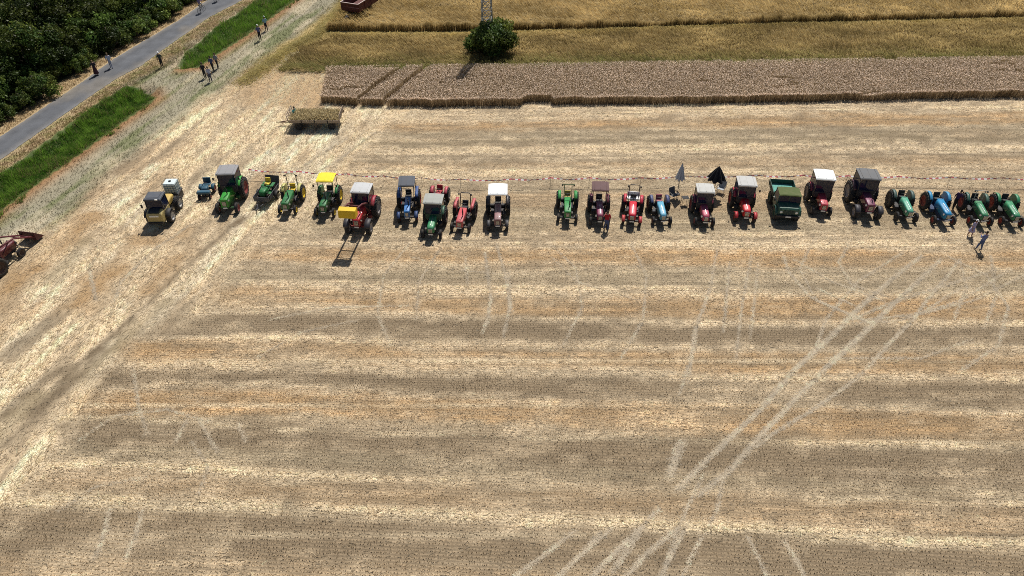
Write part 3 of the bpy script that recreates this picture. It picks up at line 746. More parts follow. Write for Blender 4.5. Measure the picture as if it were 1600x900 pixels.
def place_tree(i, x, y, s, rz, label, cat, group, name):
    t = thing(name, label, cat, (x, y, -.05), rz, group, s)
    o = link('crown', TREES[i][0], None, t); q = link('trunk', TREES[i][1], None, t)
    return t
ctr = resample(ROAD_UP, 400); nrm = np.array((PATHDIR[1], -PATHDIR[0]))
placed = []; ORD = 'first second third fourth fifth sixth seventh eighth ninth tenth eleventh twelfth thirteenth fourteenth fifteenth sixteenth seventeenth eighteenth nineteenth twentieth twenty-first twenty-second twenty-third twenty-fourth twenty-fifth twenty-sixth twenty-seventh twenty-eighth twenty-ninth thirtieth'.split(); tally = {}
g = random.Random(5)
for off, spacing, kinds in ((2.4, 2.1, (3, 3, 3)), (4.6, 2.7, (1, 0, 1)), (6.6, 3.0, (0, 2, 1)), (9.8, 3.4, (2, 0, 2)), (13.6, 3.8, (2, 2, 0)), (18.0, 4.4, (2, 0, 2)), (23.0, 5.0, (2, 2, 0)), (29, 6.0, (2, 2, 2))):
    L = np.concatenate([[0], np.cumsum(np.hypot(*np.diff(ctr, axis=0).T))]); s = g.uniform(0, 2)
    while s < L[-1]:
        p = np.array([np.interp(s, L, ctr[:, 0]), np.interp(s, L, ctr[:, 1])]) - nrm * (off + g.uniform(-.7, .9))
        s += spacing * g.uniform(.8, 1.25)
        px, py = topx(p[0], p[1], 0); px2, py2 = topx(p[0], p[1], 5.0)
        if px < -60 or py2 < -70 or py2 > 330: continue
        k = kinds[g.randrange(3)]
        if off < 3: tally[off] = tally.get(off, 0) + 1; lab, cat, grp, nm = 'low dark green shrub along the road, ' + ORD[tally[off] - 1] + ' from the left edge', 'shrub', 'shrubs along the road edge', 'shrub'
        else:
            rowname = {4.6: 'in the first row behind the roadside shrubs', 6.6: 'in the second row back from the road', 9.8: 'in the third row back from the road', 13.6: 'in the fourth row back from the road', 18.0: 'deep in the thicket, fifth row back', 23.0: 'deep in the thicket, sixth row back', 29: 'at the far back of the thicket'}[off]
            tally[off] = tally.get(off, 0) + 1; lab, cat, grp, nm = ('broad', 'small', 'tall', 'low')[k] + ' green tree ' + rowname + ', ' + ORD[tally[off] - 1] + ' from the left', 'tree', 'trees of the thicket', 'thicket_tree'
        place_tree(k, p[0], p[1], g.uniform(.72, 1.32) * (.8 if off < 3 else 1), g.uniform(0, 6.28), lab, cat, grp, nm)

# round bush under the mast
cm, cs, rs = crown_mesh('bush_foliage', 300, 2.75, 4.3, 46, .13, 620)
bx, by = gp(766, 80)
bt = thing('bush', 'large round dark green bush standing before the lattice mast', 'bush', (bx, by, -.05), 0)
link('foliage', cm, LEAFM, bt)
tm = trunk_mesh(cs, 3.6, 77, .12); link('stem', tm, BARK, bt)

# lattice mast
def lattice_mast():
    x, y = gp(762, 74)
    t = thing('lattice_mast', 'grey steel lattice power mast rising behind the round bush', 'mast', (x, y, 0), math.radians(8))
    GAL = paint((.42, .43, .43), .5, .5, dust=.1)
    Hm, w0, w1 = 16.0, .62, .26
    def corner(k, z):
        w = w0 + (w1 - w0) * z / Hm; sx, sy = ((-1, -1), (1, -1), (1, 1), (-1, 1))[k % 4]
        return Vector((sx * w, sy * w, z))
    for k in range(4):
        MB().tube([corner(k, 0), corner(k, Hm)], .06, 6).build('leg', GAL, t)
    z = 0.0; lv = []
    while z < Hm - .5:
        lv.append(z); z += .95 * (w0 + (w1 - w0) * z / Hm) * 2
    lv.append(Hm)
    for a, b in zip(lv[:-1], lv[1:]):
        m = MB()
        for k in range(4):
            m.tube([corner(k, a), corner(k + 1, b)], .034, 4); m.tube([corner(k + 1, a), corner(k, b)], .034, 4); m.tube([corner(k, b), corner(k + 1, b)], .034, 4)
        m.build('cross_brace', GAL, t)
    arm = MB(); arm.box((0, 0, 15.2), (3.2, .12, .14)); arm.tube([(-1.55, 0, 15.2), (0, 0, 15.9)], .03, 4); arm.tube([(1.55, 0, 15.2), (0, 0, 15.9)], .03, 4)
    arm.build('cross_arm', GAL, t)
    for sx in (-1.5, 0, 1.5):
        MB().lathe([(15.27, .03), (15.33, .09), (15.39, .04), (15.45, .09), (15.51, .04), (15.6, .03)], 10, 'z', (sx, 0, 0)).build('insulator', paint((.25, .12, .07), .3), t)
lattice_mast()
# ------------------------------------------------------------------ wheels
WHEEL_MESH = {}
def tyre_mesh(lug):
    k = ('tyre', lug)
    if k in WHEEL_MESH: return WHEEL_MESH[k]
    m = MB()   # unit outer radius, unit width
    m.lathe([(-.36, .60), (-.48, .66), (-.50, .80), (-.44, .92), (-.3, .955), (0, .965), (.3, .955), (.44, .92), (.50, .80), (.48, .66), (.36, .60)], 32, 'x')
    n = 20 if lug else 40
    for i in range(n):
        for sd in (-1, 1):
            a = 2 * math.pi * (i + (.5 if sd > 0 else 0)) / n
            ca, sa = math.cos(a), math.sin(a)
            if lug:
                R = Matrix(((1, 0, 0), (0, ca, -sa), (0, sa, ca))) @ Matrix.Rotation(sd * .55, 3, 'Z')
                m.box((sd * .24, -sa * .968, ca * .968), (.5, .085, .07), rot=R)
            else:
                R = Matrix(((1, 0, 0), (0, ca, -sa), (0, sa, ca)))
                m.box((sd * .3, -sa * .968, ca * .968), (.2, .07, .05), rot=R)
    me = m.mesh('tyre'); me.materials.append(RUBBER); WHEEL_MESH[k] = me
    return me
def rim_mesh(rgb):
    k = ('rim', rgb)
    if k in WHEEL_MESH: return WHEEL_MESH[k]
    m = MB()
    m.lathe([(.42, .55), (.46, .635), (.38, .62), (.30, .50), (.12, .40), (.10, .20), (.24, .17), (.26, .06), (.26, .001)], 28, 'x')
    m.lathe([(-.42, .55), (-.46, .635), (-.38, .62), (-.30, .50), (-.05, .40), (-.05, .001)], 28, 'x')
    m.lathe([(-.46, .625), (.46, .625)], 28, 'x')
    for i in range(8):
        a = math.pi * 2 * i / 8
        m.lathe([(.10, .03), (.17, .03), (.17, .001)], 6, 'x', (0, .28 * math.cos(a), .28 * math.sin(a)))
    me = m.mesh('rim'); me.materials.append(paint(rgb, .45, dust=.3)); WHEEL_MESH[k] = me
    return me
def wheel(parent, name, x, y, R, W, rim, lug=True, steer=0.0):
    s = 1 if x >= 0 else -1
    o = link(name, rim_mesh(rim), None, parent)
    o.location = (x, y, R); o.scale = (W, R, R)
    o.rotation_euler = (random.uniform(0, .6), 0, (0 if s > 0 else math.pi) + steer)
    t = link('tyre', tyre_mesh(lug), None, o)
    return o

def rrect(y, hw, z0, z1, b=.25):
    """Ring with rounded upper corners, at depth y."""
    r = min(hw, (z1 - z0)) * b; pts = [(-hw, y, z0), (-hw, y, z1 - r)]
    pts += [(-hw + r * (1 - math.cos(t)), y, z1 - r + r * math.sin(t)) for t in (math.pi / 6, math.pi / 3)]
    pts += [(-hw + r, y, z1), (0, y, z1 + .015), (hw - r, y, z1)]
    pts += [(hw - r * (1 - math.cos(t)), y, z1 - r + r * math.sin(t)) for t in (math.pi / 3, math.pi / 6)]
    pts += [(hw, y, z1 - r), (hw, y, z0)]
    return pts

def plate(parent, x, y, z, w=.34):
    MB().box((x, y, z), (w, .015, .11)).build('number_plate', WHITE, parent)

def seat(parent, x, y, z, m=SEATM, w=.48, high=.36):
    MB().box((x, y, z), (w, .46, .12), bev=.04).build('seat', m, parent)
    MB().box((x, y + .24, z + high / 2 + .05), (w, .10, high), rot=Matrix.Rotation(-.15, 3, 'X'), bev=.03).build('backrest', m, parent)

def steering(parent, y, z, x=0.0, r=.21):
    m = MB(); c = Vector((x, y, z)); ax = Vector((0, .5, .86)).normalized(); u = Vector((1, 0, 0)); v = ax.cross(u)
    ring = [c + (u * math.cos(2 * math.pi * k / 18) + v * math.sin(2 * math.pi * k / 18)) * r for k in range(19)]
    m.tube(ring, .018, 6)
    for k in range(3):
        a = 2 * math.pi * k / 3 + .5; m.tube([c, c + (u * math.cos(a) + v * math.sin(a)) * r], .012, 5)
    m.tube([c, c - ax * .55], .022, 6)
    return m.build('steering_wheel', BLACK, parent)

def fender_mesh(R, W, a0, a1, flat=False):
    m = MB(); n = 12; r = R + .07
    th = .025
    ins = []; 
    def pt(a, x, q): return (x, -math.cos(a) * q, R + math.sin(a) * q)
    A = [math.radians(a0 + (a1 - a0) * i / n) for i in range(n + 1)]
    vs = []; fs = []
    for a in A:
        rr = r
        if flat: rr = min(r / max(abs(math.cos(a)), .2), r / max(math.sin(a), .55), r * 1.22)
        vs += [pt(a, -W / 2, rr), pt(a, W / 2, rr), pt(a, W / 2, rr + th), pt(a, -W / 2, rr + th)]
    for i in range(n):
        for k in range(4):
            j = (k + 1) % 4; fs.append((i * 4 + k, i * 4 + j, i * 4 + 4 + j, i * 4 + 4 + k))
    fs += [(0, 1, 2, 3), tuple(n * 4 + k for k in (3, 2, 1, 0))]
    m.add(vs, fs, True)
    return m, A, r

def tractor(label, px, py, head, wb=1.95, ft=1.35, rt=1.45, fr=.33, rr=.62, fw=.20, rw=.33, bw=.30, b0=.62, b1=1.18, nose=.42, bend=.62,
            body=(.3, .02, .02), fend=None, rim=(.35, .03, .02), chassis=(.03, .03, .035), cab=None, roofc=(.3, .31, .32), rooflen=1.25, roofw=1.3, roofz=2.35,
            glazed=True, seatc=SEATM, name='tractor', plate_on=True, bonnet_style=0, exhaust=True, frontfender=None, fend_flat=False, mirrors=False, lampbar=False, steer=0.0, weights=None, front_lug=False, posts=None):
    X, Y = gp(px, py)
    t = thing(name, label, 'tractor', (X, Y, 0), math.radians(head), 'vintage tractors on the stubble field')
    fend = fend or body
    BM = paint(body, .34, dust=.20, coat=.25); FM = paint(fend, .36, dust=.25, coat=.2); CM = paint(chassis, .55, dust=.25)
    yE = wb - bend                                  # bonnet ends before the dashboard
    # bonnet
    if bonnet_style == 0:      # rounded nose of the fifties
        secs = [rrect(-nose, bw * .62, b0 + .1, b1 - .16, .6), rrect(-nose + .08, bw * .86, b0 + .02, b1 - .05, .5), rrect(-nose + .3, bw, b0, b1 - .01, .42), rrect(yE * .5, bw * 1.02, b0, b1 + .02, .4), rrect(yE, bw * 1.04, b0, b1 + .05, .4)]
    elif bonnet_style == 1:    # square
        secs = [rrect(-nose, bw * .96, b0, b1 - .05, .18), rrect(-nose + .05, bw, b0, b1 - .01, .2), rrect(yE, bw * 1.02, b0, b1 + .06, .2)]
    else:                      # slim, sloping
        secs = [rrect(-nose, bw * .78, b0 + .05, b1 - .14, .45), rrect(-nose + .2, bw * .9, b0, b1 - .04, .4), rrect(yE * .6, bw * .95, b0, b1 + .06, .4), rrect(yE, bw * 1.05, b0, b1 + .1, .4)]
    bo = MB().loft(secs, True).build('bonnet', BM, t)
    ridge = MB(); ridge.box((0, (yE - nose) / 2 + .1, b1 + .03), (.035, yE + nose - .35, .03)); ridge.build('bonnet_trim', CHROME if bonnet_style == 0 else BM, bo)
    # grille and bars
    MB().box((0, -nose - .012, (b0 + b1) / 2 - .02), (bw * 1.1, .03, (b1 - b0) * .58)).build('grille', DARK, t)
    gm = MB()
    for k in range(5): gm.box(((k - 2) * bw * .2, -nose - .032, (b0 + b1) / 2 - .02), (.018, .015, (b1 - b0) * .55))
    gm.build('grille_bars', CHROME, t)
    for sx in (-1, 1):
        h = MB().lathe([(-.07, .02), (-.06, .07), (.04, .085), (.05, .08)], 14, 'y', (0, 0, 0)).build('headlight', CM, t)
        h.location = (sx * (bw + .07), -nose + .16, b1 - .16); h.rotation_euler = (0, 0, math.pi)
        MB().lathe([(.045, .08), (.06, .05), (.065, .001)], 14, 'y').build('lens', LAMP, h)
    # engine, gearbox, front axle
    ch = MB(); ch.box((0, yE / 2 - .1, b0 - .12), (bw * 1.25, yE + nose * .8, .34), bev=.04); ch.box((0, wb - .15, rr * .98), (.42, 1.0, .42), bev=.05); ch.box((0, wb, rr), (rt - rw * .6, .26, .26), bev=.05)
    ch.box((0, yE * .5, b0 + .02), (bw * 1.9, .5, .12)); ch.box((0, yE * .62, b0 - .26), (bw * 1.7, yE * .8, .34), bev=.05); ch.build('chassis', CM, t)
    for sx in (-1, 1):
        MB().box((sx * (bw + .2), wb - .78, rr * .62), (.34, .42, .30), bev=.04).build('tank_box' if sx > 0 else 'tool_box', CM, t)
    ax = MB(); ax.box((0, 0, fr + .03), (ft - fw, .11, .11)); ax.box((0, 0, fr + .16), (.22, .2, .22))
    for sx in (-1, 1): ax.tube([(sx * (ft / 2 - fw * .6), 0, fr - .08), (sx * (ft / 2 - fw * .6), 0, fr + .16)], .04, 6)
    ax.tube([(-ft / 2 + .18, .17, fr + .03), (ft / 2 - .18, .17, fr + .03)], .018, 6)
    ax.build('front_axle', CM, t)
    for sx in (-1, 1):
        wheel(t, 'front_wheel', sx * ft / 2, 0, fr, fw, rim, front_lug, steer)
        wheel(t, 'rear_wheel', sx * rt / 2, wb, rr, rw, rim, True)
        m, A, r = fender_mesh(rr, rw * .72, 38, 132, fend_flat)
        # inner cheek of the mudguard
        xi = -sx * (rw * .36 - .012)
        ring = [(xi, -math.cos(a) * (r if not fend_flat else r * 1.02), rr + math.sin(a) * r) for a in A]
        for i in range(len(A) - 1):
            a, b = ring[i], ring[i + 1]; lo = rr + .12
            m.quad((xi, a[1], max(lo, a[2] - .55)), (xi, b[1], max(lo, b[2] - .55)), b, a, .02)
        f = m.build('fender', FM, t); f.location = (sx * (rt / 2 - rw * .22), wb, 0)
        MB().box((sx * .06, math.cos(math.radians(48)) * r + .03, rr + math.sin(math.radians(48)) * r - .03), (.09, .05, .07)).build('tail_lamp', paint((.5, .02, .01), .3), f)
        if frontfender:
            m2, _, _ = fender_mesh(fr, fw + .06, 25, 150); q = m2.build('front_fender', paint(frontfender, .4, dust=.2), t); q.location = (sx * ft / 2, 0, 0)
    # platform, seat, wheel, levers
    MB().box((0, wb - .45, rr * .82), (rt - rw - .12, .75, .04)).build('footplate', CM, t)
    dz = b1 + .06
    MB().box((0, yE + .06, (b0 + dz) / 2), (bw * 1.9, .14, dz - b0), bev=.03).build('dashboard', CM if cab else BM, t)
    sz = max(rr + .32, .86)
    seat(t, 0, wb - .02, sz, seatc)
    steering(t, yE + .34, dz + .14)
    lv = MB(); lv.tube([(.16, yE + .3, rr), (.2, yE + .42, sz + .12)], .014, 5); lv.tube([(-.2, yE + .35, rr), (-.22, yE + .45, sz + .1)], .014, 5); lv.build('lever', BLACK, t)
    if exhaust:
        e = MB(); e.tube([(bw * .55, .35, b1 - .1), (bw * .55, .35, b1 + .28)], .035, 8); e.tube([(bw * .55, .35, b1 + .1), (bw * .55, .35, b1 + .5)], .05, 8); e.tube([(bw * .55, .35, b1 + .5), (bw * .55, .28, b1 + .75)], .03, 8); e.build('exhaust', BLACK, t)
    hb = MB(); hb.box((0, wb + .42, rr * .75), (.16, .4, .1)); hb.tube([(-.36, wb + .15, rr * .8), (-.33, wb + .85, rr * .7)], .03, 6); hb.tube([(.36, wb + .15, rr * .8), (.33, wb + .85, rr * .7)], .03, 6); hb.build('hitch', CM, t)
    if plate_on: plate(t, 0, -nose - .05, b0 - .04)
    if weights:
        w = MB()
        for k in range(6): w.box(((k - 2.5) * .085, -nose - .16, b0 - .1), (.07, .26, .34), bev=.02)
        w.build('front_weights', paint(weights, .5), t)
    # weather protection
    y0, y1 = wb - .02 - rooflen * .62, wb + rooflen * .38
    if cab == 'rollbar':
        hw = .40; m = MB(); m.tube([(-hw, wb + .28, rr + .1), (-hw, wb + .3, roofz - .1), (-hw + .08, wb + .3, roofz), (hw - .08, wb + .3, roofz), (hw, wb + .3, roofz - .1), (hw, wb + .28, rr + .1)], .035, 8)
        m.build('roll_bar', paint(roofc, .45, dust=.15), t)
        for sx in (-1, 1):
            MB().box((sx * (hw + .1), wb + .24, roofz - .12), (.12, .1, .12), bev=.02).build('work_lamp', BLACK, t)
    if cab == 'frontbar':
        hw = .30; yy = yE + .2; m = MB(); m.tube([(-hw, yy, rr + .2), (-hw, yy + .05, roofz), (hw, yy + .05, roofz), (hw, yy, rr + .2)], .028, 8)
        m.tube([(-hw - .2, yy + .05, roofz), (hw + .2, yy + .05, roofz)], .028, 8); m.build('windscreen_frame', paint(roofc, .45, dust=.15), t)
        for sx in (-1, 1):
            MB().box((sx * (hw + .16), yy + .02, roofz - .06), (.13, .08, .11), bev=.02).build('mirror', BLACK, t)
    if cab in ('canopy', 'cab'):
        rm = paint(roofc, .65 if cab == 'canopy' else .8, dust=.12)
        m = MB(); zc = roofz; hw = roofw / 2; crown = .05
        secs = []
        for yy, dzz, k in ((y0, -.05, .96), (y0 + .08, 0, 1), ((y0 + y1) / 2, .02, 1), (y1 - .08, 0, 1), (y1, -.05, .95)):
            w = hw * k
            secs.append([(-w, yy, zc + dzz - .04), (-w, yy, zc + dzz), (-w * .55, yy, zc + dzz + crown * .8), (0, yy, zc + dzz + crown), (w * .55, yy, zc + dzz + crown * .8), (w, yy, zc + dzz), (w, yy, zc + dzz - .04)])
        ro = m.loft(secs).build('roof', rm, t)
        sm = MB()
        for k in (-.45, 0, .45):
            sm.box((k * hw * 1.6, (y0 + y1) / 2, zc + crown + .012 - abs(k) * .03), (.03, (y1 - y0) * .86, .022))
        sm.build('roof_seam', rm, ro)
        pm = paint(posts if posts else ((.04, .04, .045) if cab == 'canopy' else chassis if sum(chassis) > .2 else (.03, .03, .035)), .5, dust=.15)
        pw = hw - .07; base = rr + .25
        yf = y0 + .12; yr = y1 - .12
        for sx in (-1, 1):
            MB().tube([(sx * pw * .86, yf - .10, base), (sx * pw, yf, zc - .03)], .032, 6).build('cab_post', pm, t)
            MB().tube([(sx * pw, yr, base + .15), (sx * pw, yr, zc - .03)], .032, 6).build('cab_post', pm, t)
        if cab == 'cab':
            GL = glass(); zt = zc - .07; zb = b1 + .12
            MB().box((0, yf - .09, (zb + base) / 2 - .02), (pw * 1.7, .05, zb - base + .1)).build('cab_front_panel', pm, t); MB().box((0, yf - .05, zt + .03), (pw * 2, .06, .08)).build('windscreen_header', pm, t)
            MB().quad((-pw * .84, yf - .085, zb), (pw * .84, yf - .085, zb), (pw * .95, yf - .02, zt), (-pw * .95, yf - .02, zt), .012).build('windscreen', GL, t)
            wp = MB(); wp.tube([(pw * .1, yf - .12, zb + .02), (-pw * .3, yf - .1, zb + .32)], .008, 4); wp.build('wiper', BLACK, t)
            for sx in (-1, 1):
                dp = MB(); dp.quad((sx * pw * .9, yf - .06, base), (sx * pw, yr - .45, base), (sx * pw, yr - .45, zb), (sx * pw * .9, yf - .06, zb), .03); dp.build('door', pm, t)
                MB().quad((sx * pw * .92, yf - .02, zb + .02), (sx * pw, yr - .04, zb + .02), (sx * pw, yr - .04, zt), (sx * pw * .97, yf, zt), .012).build('side_window', GL, t)
            if glazed:
                MB().quad((-pw * .9, yr, base + .55), (pw * .9, yr, base + .55), (pw * .9, yr, zt), (-pw * .9, yr, zt), .012).build('rear_window', GL, t)
        if lampbar:
            for sx in (-1, 1):
                MB().box((sx * (hw - .12), y0 + .02, zc + .1), (.14, .09, .1), bev=.02).build('work_lamp', LAMP, t)
    if mirrors:
        for sx in (-1, 1):
            q = MB(); q.tube([(sx * roofw * .42, y0 + .1, roofz - .35), (sx * (roofw * .5 + .22), y0 - .02, roofz - .32)], .012, 5); q.box((sx * (roofw * .5 + .24), y0 - .02, roofz - .40), (.13, .04, .22), bev=.015); q.build('mirror', BLACK, t)
    return t

GREEN = (.012, .16, .030); JD = (.010, .155, .035); BRIGHT = (.020, .30, .022); RED = (.50, .012, .022); WINE = (.16, .010, .022); ROSE = (.46, .050, .075)
YEL = (.80, .58, .03); GREY = (.34, .345, .34); BLUE = (.012, .10, .33); CYAN = (.10, .36, .52); TEAL = (.05, .26, .19); AZUR = (.010, .24, .48); REDRIM = (.34, .025, .018); WHT = (.75, .75, .72)

T = {}
T['deutz'] = tractor('bright green cab tractor with grey roof, black front wheels and tall rear tyres', 358, 332, 3, wb=2.35, ft=1.5, rt=1.6, fr=.44, rr=.86, fw=.26, rw=.44, bw=.30, b0=.78, b1=1.50, body=BRIGHT, fend=BRIGHT, rim=(.28, .05, .05), chassis=(.015, .09, .025), cab='cab', roofc=(.27, .27, .28), rooflen=1.5, roofw=1.55, roofz=2.70, bonnet_style=1, mirrors=True, exhaust=True)
T['jd1'] = tractor('green open tractor with yellow wheels, yellow seat and black roll bar', 451, 333, -1, wb=2.0, ft=1.25, rt=1.45, fr=.36, rr=.66, bw=.29, b0=.66, b1=1.22, body=JD, fend=(.55, .52, .16), rim=YEL, cab='rollbar', roofc=(.03, .06, .03), roofz=2.25, seatc=paint(YEL, .5), bonnet_style=1, frontfender=None)
T['jd2'] = tractor('green tractor with flat bright yellow canopy roof and yellow wheels', 509, 337, -2, wb=2.05, ft=1.42, rt=1.5, fr=.36, rr=.68, bw=.26, b0=.68, b1=1.25, body=JD, rim=YEL, cab='canopy', roofc=(.86, .68, .03), roofw=1.38, rooflen=1.35, roofz=2.45, bonnet_style=1, posts=(.02, .08, .02), exhaust=True, mirrors=True)
T['loader'] = tractor('large red tractor with pale grey roof and raised yellow front bucket', 562, 363, -5, wb=2.35, ft=1.65, rt=1.75, fr=.56, rr=.84, fw=.36, rw=.46, bw=.32, b0=.85, b1=1.52, body=RED, fend=(.32, .012, .03), rim=(.45, .42, .40), chassis=(.16, .01, .015), cab='cab', roofc=(.52, .53, .53), roofw=1.5, rooflen=1.45, roofz=2.72, bonnet_style=2, frontfender=(.04, .04, .05), front_lug=True, posts=(.03, .03, .035), weights=None)
T['blue'] = tractor('dark blue tractor with square charcoal canopy roof and red rear rims', 638, 346, 3, wb=2.15, ft=1.38, rt=1.55, fr=.40, rr=.74, bw=.22, b0=.70, b1=1.26, body=(.03, .19, .50), fend=(.012, .07, .25), rim=REDRIM, cab='canopy', roofc=(.075, .085, .105), roofw=1.28, rooflen=1.5, roofz=2.55, bonnet_style=1, frontfender=(.012, .05, .16), fend_flat=True)
T['greencab'] = tractor('dark green tractor with grey fabric cab parked ahead of the row', 675, 371, -4, wb=2.05, ft=1.38, rt=1.5, fr=.36, rr=.68, bw=.28, b0=.66, b1=1.22, body=(.035, .26, .10), fend=(.02, .10, .05), rim=(.12, .06, .05), cab='cab', roofc=(.36, .37, .34), roofw=1.48, rooflen=1.4, roofz=2.35, bonnet_style=0, posts=(.03, .08, .05), exhaust=False)
T['redold'] = tractor('old red open tractor half hidden behind the dark green cab tractor', 682, 330, -6, wb=1.7, ft=1.2, rt=1.3, fr=.3, rr=.55, body=(.42, .03, .04), fend=(.5, .06, .09), rim=(.5, .45, .42), bw=.24, b0=.55, b1=1.0, seatc=paint((.45, .02, .04), .5), exhaust=False)
T['rose'] = tractor('faded red open tractor with thin roll bar and red mudguards', 720, 361, -8, wb=2.0, ft=1.36, rt=1.5, fr=.36, rr=.68, bw=.27, b0=.66, b1=1.2, body=(.52, .075, .085), fend=(.52, .09, .10), rim=(.10, .03, .03), cab='rollbar', roofc=(.04, .04, .05), roofz=2.05, bonnet_style=1, fend_flat=True)
T['white'] = tractor('dark tractor with white corrugated canopy roof and pinkish bonnet', 778, 359, 0, wb=2.25, ft=1.42, rt=1.6, fr=.38, rr=.76, bw=.26, b0=.72, b1=1.28, body=(.24, .11, .12), fend=(.045, .04, .045), rim=(.13, .12, .12), cab='canopy', roofc=(.80, .82, .82), roofw=1.5, rooflen=1.6, roofz=2.45, bonnet_style=1, exhaust=False, frontfender=(.05, .05, .055))
T['green2'] = tractor('bright green slim open tractor with green mudguards and windscreen frame', 886, 346, -3, wb=2.1, ft=1.42, rt=1.45, fr=.34, rr=.66, bw=.26, b0=.66, b1=1.24, body=(.015, .25, .05), fend=(.015, .28, .05), rim=(.05, .06, .05), cab='frontbar', roofc=(.02, .13, .04), roofz=2.35, seatc=paint((.42, .34, .08), .6), bonnet_style=1)
T['maroon'] = tractor('wine red tractor with brown boxy canopy roof and clear windscreen', 936, 351, -3, wb=2.05, ft=1.4, rt=1.45, fr=.36, rr=.66, bw=.25, b0=.66, b1=1.2, body=(.20, .020, .070), fend=(.12, .012, .03), rim=(.25, .02, .02), cab='canopy', roofc=(.115, .060, .060), roofw=1.32, rooflen=1.35, roofz=2.4, bonnet_style=0, exhaust=False)
T['red2'] = tractor('shiny red tractor with white platform and tall roll bar with lamps', 986, 351, -9, wb=2.05, ft=1.32, rt=1.45, fr=.34, rr=.64, bw=.29, b0=.66, b1=1.22, body=(.55, .010, .03), fend=(.55, .02, .05), rim=REDRIM, cab='rollbar', roofc=(.05, .05, .05), roofz=2.2, bonnet_style=0, frontfender=(.5, .05, .05), exhaust=False)
wp = MB(); wp.box((0, 2.35, 1.05), (1.0, .62, .06), bev=.01); wp.box((0, 2.66, 1.2), (1.0, .05, .34)); wp.build('rear_platform', WHITE, T['red2'])
T['lblue'] = tractor('pale blue rounded old tractor with dark mudguards and pink bucket seat', 1033, 350, 0, wb=1.95, ft=1.34, rt=1.42, fr=.33, rr=.62, bw=.25, b0=.62, b1=1.16, body=CYAN, fend=(.04, .06, .17), rim=(.20, .03, .03), seatc=paint((.35, .08, .11), .5), bonnet_style=0, exhaust=False)
T['rosecab'] = tractor('pinkish red tractor with grey fabric cab beside the closed grey parasol', 1099, 352, -4, wb=2.0, ft=1.38, rt=1.45, fr=.36, rr=.66, bw=.27, b0=.64, b1=1.18, body=(.47, .065, .12), fend=(.22, .02, .05), rim=(.25, .02, .03), cab='cab', roofc=(.52, .52, .49), roofw=1.38, rooflen=1.35, roofz=2.3, bonnet_style=0, frontfender=None, exhaust=False)
T['redcab'] = tractor('glossy red tractor with grey fabric cab and red front mudguards left of the truck', 1162, 346, -6, wb=2.2, ft=1.48, rt=1.6, fr=.38, rr=.74, bw=.30, b0=.70, b1=1.30, body=(.58, .010, .018), fend=(.5, .02, .06), rim=REDRIM, cab='cab', roofc=(.50, .50, .48), roofw=1.48, rooflen=1.5, roofz=2.5, bonnet_style=0, frontfender=(.42, .02, .03), mirrors=True, exhaust=False)
T['whitecab'] = tractor('red cab tractor with flat white roof right of the truck', 1281, 335, -9, wb=2.15, ft=1.36, rt=1.55, fr=.36, rr=.72, bw=.27, b0=.68, b1=1.24, body=(.50, .03, .06), fend=(.42, .04, .07), rim=(.22, .2, .19), cab='cab', roofc=(.80, .82, .80), roofw=1.55, rooflen=1.6, roofz=2.55, bonnet_style=1, posts=(.05, .04, .05), exhaust=False)
T['big'] = tractor('big plum red cab tractor with dark grey roof and large lugged front tyres', 1351, 340, -7, wb=2.4, ft=1.72, rt=1.75, fr=.50, rr=.88, fw=.34, rw=.46, bw=.30, b0=.82, b1=1.50, body=(.17, .022, .075), fend=(.06, .012, .03), rim=(.30, .28, .28), cab='cab', roofc=(.15, .155, .16), roofw=1.62, rooflen=1.65, roofz=2.72, bonnet_style=1, frontfender=(.04, .04, .05), front_lug=True, exhaust=True)
T['teal1'] = tractor('sea green rounded old tractor next to the big plum red one', 1413, 345, -7, wb=2.05, ft=1.45, rt=1.5, fr=.38, rr=.68, bw=.26, b0=.66, b1=1.22, body=(.07, .34, .22), fend=(.03, .09, .08), rim=(.05, .05, .05), bonnet_style=0, exhaust=False, seatc=SEATM)
T['azure'] = tractor('vivid sky blue long nosed tractor with red wheel rims', 1471, 350, -5, wb=2.15, ft=1.5, rt=1.55, fr=.37, rr=.72, bw=.27, b0=.68, b1=1.26, body=AZUR, fend=(.02, .27, .50), rim=(.25, .02, .02), bonnet_style=0, chassis=(.012, .04, .11), exhaust=False)
T['green3'] = tractor('dark green vintage tractor with windscreen frame behind the woman in lilac', 1528, 351, -9, wb=2.1, ft=1.5, rt=1.55, fr=.38, rr=.70, bw=.26, b0=.68, b1=1.22, body=(.025, .22, .09), fend=(.02, .10, .07), rim=REDRIM, cab='frontbar', roofc=(.35, .37, .36), roofz=2.05, bonnet_style=0, exhaust=False)
T['green4'] = tractor('dark green vintage tractor at the far right end of the row', 1577, 352, -8, wb=2.1, ft=1.48, rt=1.55, fr=.38, rr=.70, bw=.26, b0=.68, b1=1.22, body=(.03, .25, .11), fend=(.02, .22, .09), rim=REDRIM, bonnet_style=0, exhaust=False)

